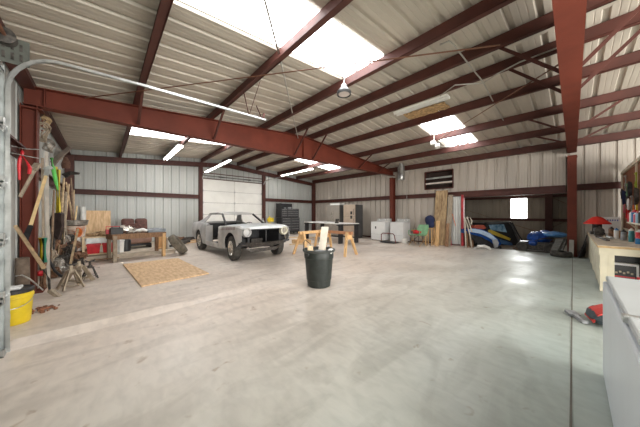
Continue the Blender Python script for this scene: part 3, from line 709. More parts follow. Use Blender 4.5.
# sawhorses
def sawhorse(a, b, lab, m1, m2, h=.74):
    a, b = Vector((*a, 0)), Vector((*b, 0)); L = (b - a).length; c = (a + b) / 2; rz = math.atan2(b.y - a.y, b.x - a.x)
    s = thing('sawhorse', lab, 'sawhorse', (c.x, c.y, .002), rz, 'sawhorses')
    g = G(); g.bb(-L / 2 - .05, L / 2 + .05, -.045, .045, h - .09, h); g.build('beam', m1, s, bevel=.004)
    for sx in (-1, 1):
        x = sx * (L / 2 - .1)
        for sy in (-1, 1):
            g = G(); g.bar((x + sx * .10, sy * .30, 0.008), (x, sy * .06, h - .02), .09, .038, (1, 0, 0)); g.build('leg', m2, s, bevel=.003)
        g = G(); g.prism([(-.13, .50), (.13, .50), (.07, .66), (-.07, .66)], .018, Matrix.Rotation(R(90), 3, 'Z'), (x + sx * .05, 0, 0)); g.build('gusset', m2, s)
    return s
sawhorse((5.56, 4.62), (5.50, 5.66), 'pine sawhorse with reddish top beam standing right behind the trash can', mat('reddish_beam', (.42, .20, .10), .7), PINE)
sawhorse((4.48, 5.75), (5.45, 5.85), 'pine sawhorse nearest the front of the car', PINE, PINE)
# long black legged table
t = thing('long_table', 'long white topped table on black panel legs in front of the fridges', 'table', (7.95, 7.8, 0), 0)
def leg_at(x, y): 
    g = G(); g.bb(x - 7.95 - .11, x - 7.95 + .11, y - 7.8 - .04, y - 7.8 + .04, 0.001, .84); g.build('leg', BLACK, t, bevel=.006)
for x, y in ((7.50, 6.80), (8.26, 6.55), (7.72, 9.35), (8.55, 9.05)): leg_at(x, y)
g = G(); vs = [(7.30 , 6.85), (8.32, 6.44), (8.70, 9.15), (7.62, 9.45)]
g.add([(x - 7.95, y - 7.8, z) for z in (.842, .872) for x, y in vs], [(3, 2, 1, 0), (4, 5, 6, 7), (0, 1, 5, 4), (1, 2, 6, 5), (2, 3, 7, 6), (3, 0, 4, 7)]); g.build('tabletop', WHITEP, t)
g = G(); 
for p, q in ((0, 1), (3, 2)): g.bar((vs[p][0] - 7.95, vs[p][1] - 7.8, .80), (vs[q][0] - 7.95, vs[q][1] - 7.8, .80), .03, .05)
g.build('rail', BLACK, t)
junk('vise', IRON, 'dark bench vise on the near corner of the long white topped table', 'vise', (7.42, 6.95, .874), [('b', (0, 0, .03), (.16, .14, .05)), ('b', (0, 0, .12), (.08, .1, .12)), ('b', (.09, 0, .15), (.04, .14, .08)), ('b', (.16, 0, .15), (.04, .14, .08)), ('t', [(.15, 0, .12), (.26, 0, .12)], .014), ('t', [(.25, -.1, .12), (.25, .1, .12)], .008)], .5)
for i, (x, y, lab) in enumerate(((6.9, 10.2, 'long tan board lying on the floor before the tool chest'), (5.6, 7.9, 'long tan board lying on the floor beside the car front'))):
    g = G(); g.bar((x, y, zfloor(x, y) + .03), (x + 1.4, y - .9 , zfloor(x + 1.4, y - .9) + .03), .12, .035, (.6, .8, 0)); tag(g.build('floor_board', PINEL), lab, 'board', 'boards on the floor')
junk('wood_crate', PINE, 'open pine crate frame on the floor behind the sawhorse nearest the car', 'crate', (6.3, 8.0, .002), [('b', (0, -.25, .08), (.7, .03, .16)), ('b', (0, .25, .08), (.7, .03, .16)), ('b', (-.34, 0, .08), (.03, .5, .16)), ('b', (.34, 0, .08), (.03, .5, .16)), ('b', (0, 0, .02), (.7, .5, .02))], -.3)
# tool chest
tcx = thing('tool_chest', 'tall black two-piece tool chest with rows of drawers against the back wall', 'tool chest', (8.1, 11.50, zfloor(8.1, 11.5) + .004), 0)
g = G(); g.bb(-.68, .62, -.25, .27, .12, .98); g.build('lower_cabinet', BLACK, tcx, bevel=.01)
g = G(); g.bb(-.66, .60, -.20, .26, 0.985, 1.50); g.build('upper_chest', BLACK, tcx, bevel=.01)
g = G(); g.bb(-.70, .30, .06, .28, 1.50, 1.80); g.bb(-.70, -.66, -.22, .28, 1.0, 1.80); g.build('top_cabinet', BLACK, tcx, bevel=.01)
DG = mat('dark_grey_drawer', (.10, .10, .105), .35, .3, .1, 8)
for i in range(5):
    z = .20 + i * .155
    for x0, x1 in ((-.62, -.04), (0, .57)):
        g = G(); g.bb(x0, x1, -.268, -.25, z, z + .135); dd = g.build('drawer', DG, tcx, bevel=.004)
        g = G(); g.bb(x0 + .02, x1 - .02, -.285, -.268, z + .105, z + .125); g.build('handle', GALV, dd)
for i in range(4):
    z = 1.02 + i * .115
    for x0, x1 in ((-.62, -.24), (-.2, .56)):
        g = G(); g.bb(x0, x1, -.216, -.20, z, z + .10); dd = g.build('drawer', DG, tcx, bevel=.004)
        g = G(); g.bb(x0 + .02, x1 - .02, -.232, -.216, z + .078, z + .094); g.build('handle', GALV, dd)
for x in (-.58, .52):
    for y in (-.18, .2):
        g = G(); g.lathe([(.05, -.02), (.05, .02)], (x, y, .052), 14, Matrix.Rotation(R(90), 3, 'X')); g.bb(x - .03, x + .03, y - .03, y + .03, .09, .12); g.build('caster', RUBBER, tcx)
junk('clutter_box', CLOTHG, 'grey cardboard box on top of the stepped tool chest shelf', 'box', (8.05, 11.36, zfloor(8.1, 11.5) + 1.51), [('b', (0, 0, .045), (.22, .12, .09)), ('b', (-.3, 0, .03), (.1, .1, .06))])
junk('yellow_tank', YEL, 'brass yellow tank with fittings behind the hood of the car', 'tank', (6.62, 11.2, .1), [('c', (0, 0, 0), .10, .7), ('s', (0, 0, .86), .14, (1, 1, .9)), ('c', (.0, 0, .98), .03, .08), ('b', (0.16, 0, .86), (.14, .1, .2))], bevel=.003)
junk('grey_bottle', GALVD, 'slim grey gas bottle beside the yellow tank behind the car hood', 'gas bottle', (6.28, 11.3, .095), [('l', (0, 0, 0), [(0.09, 0), (.09, .75), (.06, .83), (.03, .86), (.03, .95), (0, .95)])], smooth=True)
# fridges
def fridge(x0, x1, y0, y1, h, mf, ms, lab, kind):
    cxf, cyf = (x0 + x1) / 2, (y0 + y1) / 2
    f = thing('refrigerator', lab, 'refrigerator', (cxf, cyf, zfloor(cxf, cyf) + .004)); w = (y1 - y0) / 2; d = (x1 - x0) / 2
    g = G(); g.bb(-d + .06, d, -w, w, .05, h); g.build('cabinet', ms, f, bevel=.01)
    g = G(); g.bb(-d + .08, d - .02, -w + .02, w - .02, .0, .05); g.build('kick_plate', BLACK, f)
    if kind == 'side':
        doors = [(-w, -.004, .08, h), (.004, w, .08, h)]
    else: doors = [(-w, w, .08, 1.12), (-w, w, 1.13, h)]
    for a, b, c, e in doors:
        g = G(); g.bb(-d, -d + .055, a, b, c, e); dd = g.build('door', mf, f, bevel=.012)
        hy = (a + .05 if a < 0 and kind != 'side' else (b - .05 if a < 0 else a + .05)); z0, z1 = (.6, 1.4) if kind == 'side' else ((.7, 1.05) if c < .5 else (1.2, 1.55))
        g = G(); g.tube([(-d - .0, hy, z0), (-d - .05, hy, z0 + .03), (-d - .05, hy, z1 - .03), (-d, hy, z1)], .012, 8); g.build('handle', CHROME, dd)
    return f
fridge(9.38, 10.1, 8.62, 9.56, 1.76, STAINL, STAIND, 'stainless side-by-side refrigerator nearer the back corner', 'side')
f2 = fridge(9.62, 10.3, 7.72, 8.52, 1.76, STAINT, STAIND, 'tan fronted refrigerator with dark side beside the stainless one', 'top')
for z in (1.25, 1.02):
    g = G(); g.bb(-.352, -.34, -.22, -.10, z, z + .16); g.build('notice', BLACK, f2)
junk('cardboard_box', WHITEP, 'flat white box lying on top of the stainless refrigerator', 'box', (9.75, 9.1, 1.768), [('b', (0, 0, .05), (.4, .75, .10))])
# washer and dryer
def washer(x0, x1, y0, y1, lab, nm, z0=.0):
    c = ((x0 + x1) / 2, (y0 + y1) / 2); w = (y1 - y0) / 2; d = (x1 - x0) / 2
    o = thing(nm, lab, nm.replace('_', ' '), (*c, z0 + .003)); g = G(); g.bb(-d, d, -w, w, .03, .88); g.build('cabinet', WHITEE, o, bevel=.012)
    g = G(); g.bb(-d - .004, d, -w - .004, w + .004, .885, .90); g.build('top_lid', WHITEE, o, bevel=.004)
    g = G(); g.prism([(d - .16, .90), (d, .90), (d, 1.04), (d - .06, 1.04)], 2 * w - .02); p = g.build('control_panel', mat('pale_grey_console', (.5, .5, .48), .4), o)
    for k in (-.25, -.1, .22):
        g = G(); g.lathe([(.03, 0), (.025, .03), (0, .03)], (d - .12, k, .98), 12, Matrix.Rotation(R(-60), 3, 'Y')); g.build('knob', WHITEP, p)
    g = G(); 
    for a in (-d + .06, d - .06):
        for b in (-w + .06, w - .06): g.bb(a - .02, a + .02, b - .02, b + .02, 0, .03)
    g.build('foot', BLACK, o)
    g = G(); g.bb(-d - .003, -d + .002, -w + .01, w - .01, .30, .306); g.build('front_seam', mat('grey_seam', (.3, .3, .3), .6), o)
    return o
w1 = washer(9.68, 10.32, 6.0, 6.76, 'white dryer with small dark badge left of the red column', 'clothes_dryer')
g = G(); g.bb(-.324, -.318, .08, .15, .56, .68); g.build('door_badge', DARK, w1, bevel=.005)
w2 = washer(9.72, 10.4, 5.10, 5.74, 'white washing machine right of the red column under the conduit', 'washing_machine')
o = thing('hand_truck', 'bent red and black tube cart in front of the white washing machine', 'cart', (9.2, 5.55, 0))
g = G(); g.tube([(0, .32, .02), (0, .32, .36), (.0, .25, .42), (.0, -.25, .42), (.0, -.32, .36), (.05, -.36, .02)], .02, 8); g.build('frame', mat('dark_red_tube', (.16, .03, .03), .5), o)
g = G(); g.bb(-.1, .3, -.36, .34, .02, .05); g.build('deck', BLACK, o)
# vent hood pipe above
g = G(); g.lathe([(.15, 0), (.155, .01), (.155, .30), (.15, .31), (.15, .62), (.09, .66), (.09, .95)], (0, 0, 0), 24); 
tag(g.build('vent_pipe', GALV, smooth=True, loc=(10.15, 5.42, 2.86)), 'short galvanised vent pipe hanging from the roof beside the red column', 'vent pipe')
g = G(); g.tube([(10.50, 5.32, 1.02), (10.50, 5.32, 2.9)], .014, 8); g.bb(10.47, 10.53, 5.28, 5.36, 1.02, 1.14); tag(g.build('conduit', WIRE), 'grey vertical conduit between the washing machine and the vent pipe', 'conduit')
# boards and chairs by the sliding panel
def leaning(name, x, y0, y1, h, lean, m, lab, t=.03, cat='board', z0=.003):
    g = G(); g.bar((x - lean, (y0 + y1) / 2, 0), (x, (y0 + y1) / 2, h), y1 - y0, t, (0, 1, 0)); 
    mz = min(v.z for v in g.v)
    return tag(g.build(name, m, loc=(0, 0, -mz + z0)), lab, cat)
leaning('tall_board', 10.40, 3.50, 3.96, 2.25, .35, OSB, 'tall weathered brown board leaning under the louvred opening', .05)
leaning('tall_board', 10.40, 3.30, 3.47, 2.05, .30, WOODG, 'narrow grey plank leaning right beside the tall weathered board', .04)
leaning('tall_board', 9.95, 3.64, 3.78, 1.0, .12, PINE, 'short tan plank leaning in front of the tall weathered board')
leaning('tall_board', 10.0, 3.30, 3.42, .9, .15, WOODD, 'short dark plank leaning low at the foot of the tall boards')
g = G(); g.prism([(-.05, .22), (.05, .22), (.05, -.22), (-.05, -.22)], .3, Matrix.Rotation(R(90), 3, 'Z'))
ch = thing('lawn_chair', 'pale green folding lawn chair holding a red bundle at the foot of the tall board', 'chair', (9.30, 4.25, .003), R(165))
g = G(); g.grid([[( -.2, y, .42) for y in (-.24, .24)], [(.22, y, .44) for y in (-.24, .24)]]); g.build('seat', GREENL, ch, solid=.02)
g = G(); g.grid([[(-.2, y, .44) for y in (-.25, .25)], [(-.30, y, .66) for y in (-.27, 0.27)], [(-.36, y, .84) for y in (-.22, .22)]]); g.build('backrest', GREENL, ch, solid=.02)
for y in (-.26, .26):
    for q in (((-.22, y, .0), (.22, y, .44)), ((.22, y, .0), (-.25, y, .46))):
        g = G(); g.tube([q[0], q[1]], .012, 6); g.build('leg', PINE, ch)
    g = G(); g.tube([(-.28, y, .64), (.1, y, .62), (.22, y, .60), (.22, y, .44)], .012, 6); g.build('armrest', GREENL, ch)
junk('red_bundle', REDP, 'small red and tan bundle on the seat of the pale green chair', 'bundle', (9.27, 4.25, .475), [('s', (0, 0, .07), .14, (1, 1.1, .5), .12), ('s', (.05, .08, .10), .09, (1, 1, .7), .1)], smooth=True)
junk('navy_jacket', NAVY, 'navy blue jacket bunched high beside the green chair against the tall board', 'jacket', (9.92, 4.02, .022), [('s', (0, 0, 1.0), .17, (1, 1.15, 1.25), .06), ('s', (-.02, -.02, .82), .15, (1, 1.2, 1), .08)], smooth=True)
o = bpy.data.objects['navy_jacket']
junk('stool', PINE, 'small wooden stool carrying the navy jacket', 'stool', (9.92, 4.02, 0.003), [('b', (0, 0, .69), (.3, .3, .03)), ('b', (-.12, -.12, .34), (.04, .04, .68)), ('b', (.12, -.12, .34), (.04, .04, .68)), ('b', (-.12, .12, .34), (.04, .04, .68)), ('b', (.12, .12, .34), (.04, .04, .68)), ('b', (0, -.12, .2), (.24, .03, .03))])
wb = thing('wheeled_grill', 'low grey table with white basin and black legs left of the green chair', 'table', (9.9, 4.6, .003))
g = G(); g.bb(-.2, .25, -.22, .2, .40, .43); g.build('tray', GALVD, wb)
for a in (-.18, .22):
    for b in (-.2, .18):
        g = G(); g.tube([(a, b, 0), (a, b, .4)], .012, 6); g.build('leg', BLACK, wb)
junk('red_tool_case', mat('red_orange_case', (.6, .10, .04), .5), 'flat red orange tool lying on the low grey table near the green chair', 'tool', (9.9, 4.6, .436), [('b', (0, 0, .14), (.16, .36, .05)), ('b', (.0, -.04, .06), (.3, .2, .12)), ('t', [(0, -.1, .15), (0, -.34, .18)], .018)])
junk('white_pail', WHITEP, 'white pail on the floor beside the low grey table', 'pail', (9.6, 4.98, .003), [('l', (0, 0, 0), [(.1, 0), (.12, .2), (.125, .2), (.11, .01), (0, .01)])], smooth=True)
g = G(); g.tube([(10.35, 5.0, .0), (10.3, 4.5, .5), (10.4, 4.1, .85)], .012, 6); tag(g.build('garden_hose', IRON), 'dark hose draped behind the green chair', 'hose')
for y0, z1, c, l in ((3.2, 1.5, REDL, 'thin faded red rod leaning on the sliding panel'), (4.9, .85, WOODG, 'grey stick leaning low behind the small table')):
    g = G(); g.tube([(10.2, y0 + .1, .01), (10.46, y0 - (.0 if y0 > 4 else -.25), z1)], .012, 6); tag(g.build('leaning_rod', c), l, 'rod')
g = G(); g.tube([(10.42, 3.46, 1.75), (10.40, 3.2, .8)], .01, 6); tag(g.build('leaning_rod', ORANGE), 'thin orange rod crossing beside the tall boards', 'rod')
CAMR = Matrix(((CA, SA, 0), (-SA, CA, 0), (0, 0, 1)))   # columns: right, away from lens, up
def outline(pts, D, thick):
    """solid slab whose face shows the pixel outline pts at depth D, running thick metres away"""
    g = G(); n = len(pts); f = [P(u, v, D) for u, v in pts]; aw = Vector((SA, CA, 0)) * thick
    g.add(f + [p + aw for p in f], [tuple(range(n)), tuple(range(2 * n - 1, n - 1, -1))] + [(i, i + n, (i + 1) % n + n, (i + 1) % n) for i in range(n)])
    return g
def single(g, name, m, label, cat, group=None, **k): return tag(g.build(name, m, **k), label, cat, group)
def pole(name, p, q, r, m, label, cat='tool', r2=None, n=8, group=None):
    g = G(); g.tube([p, q], [r, r2 or r], n); return single(g, name, m, label, cat, group, smooth=True)
# ------------------------------------------------------------ workbench
BX0, BX1, BY0, BY1, BZ = 6.1, 10.36, -.30, -.86, .77
wb = thing('workbench', 'long cream painted workbench with worn top along the brown tool board', 'workbench', ((BX0 + BX1) / 2, (BY0 + BY1) / 2, 0))
ox, oy = (BX0 + BX1) / 2, (BY0 + BY1) / 2; hx, hy = (BX1 - BX0) / 2, (BY0 - BY1) / 2
g = G(); g.bb(-hx - .02, hx, -hy, hy + .02, BZ - .006, BZ); g.build('bench_top', BTOP, wb)
g = G(); g.bb(-hx - .02, hx, -hy, hy + .02, BZ - .04, BZ - .0062); g.build('plywood_edge', BEDGE, wb)
g = G(); g.bb(-hx, hx, hy - .03, hy + .003, BZ - .15, BZ - .041); g.bb(-hx - .004, -hx - .0005, -hy + .04, hy - .032, BZ - .15, BZ - .041); g.bb(-hx, hx, -hy, -hy + .03, BZ - .15, BZ - .041); g.build('apron', BENCHW, wb)
for x in (-hx + .05, -hx + 1.1, -hx + 2.2, hx - .95, hx - .05):
    for y in (hy - .05, -hy + .05):
        g = G(); g.bb(x - .045, x + .045, y - .045, y + .045, .002, BZ - .04); g.build('leg', BENCHW, wb, bevel=.004)
g = G(); g.bb(-hx + .01, -hx + .04, hy - .16, hy - .096, .003, BZ - .15); g.bb(-hx + .1, hx - .05, hy - .03, hy - .01, .05, BZ - .15); g.build('side_panel', BENCHW, wb)
g = G(); g.bb(-hx + .1, hx - .1, -hy + .05, hy - .06, .14, .17); g.build('lower_shelf', mat('dark_shelf_board', (.05, .04, .035), .8), wb)
g = G(); g.bb(6.50, 6.8, -.84, -.36, .172, .60); single(g, 'storage_bin', BLACK, 'black bin deep under the near end of the workbench', 'bin', bevel=.01)
o = thing('framed_case', 'white edged case with dark patterned front under the near end of the workbench', 'case', (6.36, -.58, .172))
g = G(); g.bb(0, .12, -.15, .15, 0, .30); g.build('case_body', WHITEP, o, bevel=.008)
g = G(); g.bb(-.006, .001, -.12, .12, .05, .26); g.build('case_front', BLACK, o)
g = G()
for k in range(5): g.bb(-.009, -.006, -.09 + k * .04, -.065 + k * .04, .12 + .02 * (k % 2), .15 + .02 * (k % 2))
g.build('print', mat('cream_print', (.5, .42, .3), .6), o)
g = G(); g.bb(-.009, -.006, -.11, .11, .06, .085); g.build('red_band', REDP, o)
for i, (y, m, l) in enumerate(((-.38, BLUEC, 'small dark blue tin under the bench top beside the cream leg'), (-.75, REDP, 'small red tin under the bench top at its right'))):
    g = G(); g.bb(6.3, 6.42, y - .05, y + .05, .475 if i == 0 else .172, .55 if i == 0 else .27)
    if i: single(g, 'tin', m, l, 'tin', bevel=.004)
# items on the bench
BT = BZ + .002
o = thing('red_cone', 'bright red shallow cone on a dark base at the far end of the workbench', 'cone', (9.3, -.42, BT))
g = G(); g.lathe([(.24, .26), (.24, .28), (.09, .43), (.04, .45), (0, .455)], n=28); g.build('shade', mat('bright_red_shade', (.75, .03, .02), .4), o, smooth=True)
g = G(); g.bb(-.2, .2, -.12, .12, 0, .06); g.bb(-.1, .1, -.08, .08, .06, .26); g.build('base', IRON, o, bevel=.01)
g = G(); g.tube([(-.1, .0, .2), (-.34, .04, .24)], .02, 8); g.build('handle', BLACK, o)
o = thing('white_box', 'long white box with small blue marks behind the red cone on the workbench', 'box', (9.95, -.70, BT))
g = G(); g.bb(-.12, .12, -.14, .16, .0, .43); g.build('carton', WHITEP, o, bevel=.005)
g = G()
for k in range(5): g.bb(-.123, -.120, -.10 + k * .04, -.08 + k * .04, .33, .37)
for k in range(3): g.bb(-.1 + k * .06, -.07 + k * .06, .16, .163, .33, .37)
g.build('print', mat('blue_ink', (.08, .12, .4), .6), o)
def bench_item(kind, x, y, m, label, cat, h=.18, r=.04, **k):
    if kind == 'can':
        o = thing('paint_can' if r > .05 else 'spray_can', label, cat, (x, y, BT + k.get('dz', 0)))
        g = G(); g.lathe([(r, 0), (r, h), (r * .9, h + .006), (0, h + .006)], n=16); g.build('body', m, o, smooth=True)
        g = G(); g.lathe([(r * .95, h + .006), (r * .7, h + .03), (r * .35, h + .035), (r * .35, h + .055), (0, h + .055)], n=14); g.build('cap', k.get('cap', WHITEP), o, smooth=True)
        return o
bench_item('can', 8.55, -.60, RUST, 'brown bottle standing before the white box on the workbench', 'bottle', .17, .045, cap=BLACK)
bench_item('can', 8.25, -.66, mat('amber_label', (.45, .22, .06), .5), 'amber jar beside the brown bottle on the workbench', 'jar', .15, .055)
bench_item('can', 7.9, -.62, WHITEP, 'white spray can between the amber jar and grey bottle on the workbench', 'spray can', .17, .035, cap=BLUEC)
bench_item('can', 7.55, -.68, CLOTHG, 'grey bottle on the workbench beneath the little shelf', 'bottle', .16, .04, cap=BLACK)
bench_item('can', 6.80, -.79, BLUEC, 'blue and red can nearest the front end of the workbench', 'can', .09, .055, cap=REDP)
bench_item('can', 6.96, -.80, REDP, 'red can standing just behind the blue can on the workbench', 'can', .19, .045, cap=WHITEP)
bench_item('can', 7.22, -.74, mat('teal_label', (.05, .25, .28), .5), 'teal bottle between the red can and the grey bottle on the workbench', 'bottle', .2, .035, cap=WHITEP)
junk('level_bar', IRON, 'long dark steel bar lying along the front edge of the workbench', 'bar', (7.55, -.42, BT), [('b', (0, 0, .015), (.9, .05, .03)), ('b', (.5, 0, .02), (.12, .08, .04))], .08)
junk('bench_grinder', IRON, 'dark bench grinder in the middle of the workbench', 'grinder', (8.75, -.42, BT), [('b', (0, 0, .03), (.2, .14, .06)), ('c', (-.12, 0, .12), .05, .24, (0, HP, 0)), ('c', (-.18, 0, .12), .085, .04, (0, HP, 0)), ('c', (.14, 0, .12), .085, .04, (0, HP, 0))])
junk('grey_caulk_tube', GALVD, 'silvery caulking gun on the workbench near the dark bar', 'caulking gun', (7.75, -.52, BT), [('c', (-.2, 0, .03), .028, .4, (0, HP, 0)), ('t', [(-.2, 0, .03), (-.34, 0, .03)], .008), ('b', (.22, 0, .05), (.03, .02, .1))], .1)
junk('parts_tray', mat('tan_tray', (.42, .34, .24), .6), 'low tan tray of small parts on the workbench beside the red cone', 'tray', (8.6, -.72, BT), [('b', (0, 0, .01), (.4, .2, .02)), ('b', (-.19, 0, .04), (.02, .2, .07)), ('b', (.19, 0, .04), (.02, .2, .07)), ('b', (0, .09, .04), (.4, .02, .07)), ('c', (.05, 0, .02), .03, .06), ('c', (-.07, -.03, .02), .03, .05)])
# tool board partition
g = G(); g.bb(5.2, 10.40, -.935, -.925, 0.0, 2.36); struct(g, 'wall_tool_board', PEG)
g = G()
for x in (10.37, 8.25, 6.6, 5.2): g.bb(x - .035, x + .035, -.925, -.895, .80, 2.36)
g.bb(5.2, 10.40, -.94, -.885, 2.36, 2.43); g.bb(5.2, 10.4, -.925, -.895, .86, .92); struct(g, 'trim_6', mat('cream_frame', (.68, .62, .48), .6))
g = G(); g.bb(5.2, 10.40, -1.0, -.94, 0, 2.36); struct(g, 'wall_tool_board_back', WOODD)
g = G(); g.bar((10.3, -1.10, 2.47), (5.2, -1.10, 2.47), .30, .05, (0, 1, 0)); g.bar((10.15, -1.22, 2.60), (5.2, -1.22, 2.60), .03, .18, (0, 1, 0)); single(g, 'roofing_sheet_strip', mat('pale_green_sheet', (.50, .56, .52), .3, .1), 'pale greenish sheet strips lying along the top of the brown tool board', 'sheet')
sh = thing('board_shelf', 'short cream shelf of cans on the tool board above the workbench', 'shelf', (7.2, -.80, 1.10))
g = G(); g.bb(-.95, .95, -.095, .03, 0, .025); g.build('shelf_plank', BENCHW, sh)
for x in (-.7, .7):
    g = G(); g.bar((x, -.09, -.12), (x, .02, 0), .02, .02); g.build('bracket', BENCHW, sh)
cols = [(REDP, 'red'), (WHITEP, 'white'), (BLUEC, 'blue'), (mat('pink_label', (.6, .12, .16), .5), 'pink'), (mat('pale_blue_label', (.3, .5, .65), .5), 'pale blue'), (BLACK, 'black')]
for i, (m, c) in enumerate(cols):
    x = 8.05 - i * .24; bench_item('can', x, -.825, m, '%s can on the short cream shelf of the tool board' % c, 'can', .15 + .02 * (i % 3), .055, dz=1.128 - BT, cap=(WHITEP if i % 2 else REDP))
def hung(x, z, m, lab, kind, s=1.):
    y = -.885; g = G()
    if kind == 'pliers':
        g.bar((x - .05, y, z - .1 * s), (x + .01, y, z + .08 * s), .022, .02); g.bar((x + .05, y, z - .1 * s), (x - .01, y, z + .08 * s), .022, .02); g.box((x, y, z + .1 * s), (.05, .02, .06))
    elif kind == 'glove':
        g.ball((x, y + .02, z), .07 * s, (1, .4, 1.4), 10, .05)
        for k in range(4): g.tube([(x - .05 + .033 * k, y + .02, z - .05), (x - .06 + .04 * k, y + .02, z - .15 - .02 * (k in (1, 2)))], .014, 6)
        g.tube([(x + .06, y + .02, z), (x + .11, y + .02, z - .07)], .015, 6)
    elif kind == 'coil':
        for k in range(3): g.tube([(x + (.11 - .01 * k) * math.cos(a), y + .015 * k, z + (.15 + .01 * k) * math.sin(a)) for a in [i * math.pi / 8 for i in range(17)]], .012, 6)
    elif kind == 'clamp':
        g.box((x, y, z), (.03, .02, .4 * s)); g.box((x + .06, y, z + .18 * s), (.12, .03, .03)); g.box((x + .06, y, z - .05), (.12, .03, .03)); g.tube([(x + .1, y, z - .12), (x + .1, y, z + .02)], .01, 6)
    return g
for x, z, m, l, k, nm, c in (
    (9.9, 1.85, BLACK, 'black work glove hung highest at the far end of the tool board', 'glove', 'glove', 'glove'),
    (9.55, 1.70, NAVY, 'coil of dark cord hung beside the highest black glove', 'coil', 'cord_coil', 'cord'),
    (9.2, 1.82, GREENL, 'pale green clamp hung near the dark cord coil', 'clamp', 'clamp', 'clamp'),
    (9.0, 1.62, BLACK, 'second black glove hung below the pale green clamp', 'glove', 'glove', 'glove'),
    (9.75, 1.42, mat('pink_handle', (.65, .15, .22), .5), 'pink handled pliers under the dark cord coil', 'pliers', 'pliers', 'pliers'),
    (9.35, 1.28, REDP, 'red pliers hung low just above the workbench clutter', 'pliers', 'pliers', 'pliers'),
    (8.7, 1.85, BLACK, 'black corded coil hung by the cream upright of the tool board', 'coil', 'cord_coil', 'cord'),
    (8.6, 1.50, GALV, 'steel clamp hung left of the cream upright', 'clamp', 'clamp', 'clamp'),
    (8.05, 1.95, mat('lime_strap', (.35, .45, .03), .5), 'lime green strap clamp hung right of the cream upright', 'clamp', 'clamp', 'clamp'),
    (7.9, 1.65, IRON, 'dark cord coil hung above the can shelf', 'coil', 'cord_coil', 'cord'),
    (9.75, 1.68, mat('teal_tool', (.05, .3, .3), .5), 'teal clamp hung between the highest glove and the dark cord coil', 'clamp', 'clamp', 'clamp'),
    (9.1, 1.42, REDP, 'red pliers hung below the second black glove', 'pliers', 'pliers', 'pliers'),
    (8.85, 1.55, WHITEP, 'white glove hung right of the second black glove', 'glove', 'glove', 'glove'),
    (8.4, 1.35, ORANGE, 'orange pliers hung left of the can shelf', 'pliers', 'pliers', 'pliers'),
    (9.5, 2.05, GALV, 'steel clamp hung high near the top of the tool board', 'clamp', 'clamp', 'clamp'),
    (8.0, 1.40, YEL, 'yellow pliers hung just above the can shelf', 'pliers', 'pliers', 'pliers')):
    single(hung(x, z, m, l, k, 1.0), nm, m, l, c)
# chest freezer in front
fz = thing('chest_freezer', 'long white chest freezer with two lids beside the floor joint', 'freezer', (1.88, -.603, .002))
g = G(); g.bb(-1.08, 1.08, -.42, .44, .02, .755); g.build('cabinet', FREEZ, fz, bevel=.012)
for x0, x1 in ((-1.08, -.008), (.008, 1.08)):
    g = G(); g.bb(x0, x1 - .004, -.42, .425, .765, .80); l_ = g.build('lid', mat('freezer_lid_white', (.40, .425, .43), .5, 0, .06, 2), fz, bevel=.01)
    g = G(); g.bb(x0 + .02, x1 - .02, -.41, .415, .755, .766); g.build('gasket', BLACK, l_)
g = G(); g.bb(-.03, .03, .42, .438, .77, .80); g.bb(-.015, .015, -.4, .43, .798, .803); g.build('lid_strip', GALV, fz)
for x in (-1.0, 1.0):
    g = G(); g.bb(x - .03, x + .03, -.38, .38, 0, .02); g.build('foot', BLACK, fz)
# bag with brush on the floor
o = thing('tool_bag', 'red and charcoal cloth tool bag lying on the floor between freezer and workbench', 'bag', (4.35, -.22, .002))
g = G(); g.ball((0, -.03, .09), .24, (1.15, .62, .38), 14, .04); g.build('bag_body', mat('charcoal_cloth', (.05, .065, .075), .85, 0, .3, 12), o, smooth=True)
g = G(); g.grid([[(-.24, .06, .05), (-.22, .02, .14), (-.2, -.06, .185)], [(-.10, .10, .06), (-.08, .06, .155), (-.06, -.04, .205)], [(.02, .12, .05), (.04, .08, .15), (.08, -.02, .20)]]); g.build('red_flap', mat('red_cloth', (.50, .045, .035), .8), o, solid=.012)
g = G(); g.bar((-.2, .12, .02), (-.02, .20, .02), .05, .03); g.bar((-.02, .20, .02), (.10, .25, .03), .10, .03); g.build('brush_handle', CLOTHG, o)
# ------------------------------------------------------------ tractor bay
mw = thing('blue_mower', 'blue and white curved machine hood with black underside beside the red jamb', 'machine', P(485, 248, 9.0) * 1)
b0 = mw.location.copy()
def opart(pts, D, th, nm, m, par, base, bevel=.01):
    g = outline(pts, D, th); 
    for v in g.v: v -= base
    return g.build(nm, m, par, bevel=bevel)
mw.location.z = -.05; b0 = mw.location.copy()
opart([(471, 233), (480, 234), (492, 240), (502, 247), (501, 250), (488, 249), (477, 243), (472, 238)], 8.85, .55, 'underside', BLACK, mw, b0, .02)
opart([(470, 230), (475, 228.5), (482, 229), (491, 233), (499, 239), (502, 244), (498, 247), (491, 242), (482, 237), (470, 234)], 8.8, .62, 'hood', BLUEP, mw, b0, .03)
opart([(468.5, 229.5), (474, 228.6), (482, 230), (491, 234), (498, 240), (495, 241), (488, 237), (480, 233.5), (469.5, 231.8)], 8.76, .05, 'stripe', WBLUE, mw, b0, .01)
opart([(493, 240), (497, 239), (499, 243), (498, 247), (495, 248), (494, 244)], 8.74, .05, 'side_panel', mat('silver_panel', (.5, .52, .54), .35, .3), mw, b0, .006)
g = G(); g.tube([p - b0 for p in (P(474, 249, 8.6), P(478, 246.3, 8.55), P(484, 246, 8.5), P(489, 248, 8.5), P(490, 250, 8.5))], .05, 8); g.build('white_bumper', WHITEP, mw, smooth=True)
opart([(474, 228.5), (476, 225.5), (484, 225), (487, 228), (484, 229.5)], 9.2, .3, 'seat', mat('dull_red_seat', (.35, .07, .04), .6), mw, b0, .02)
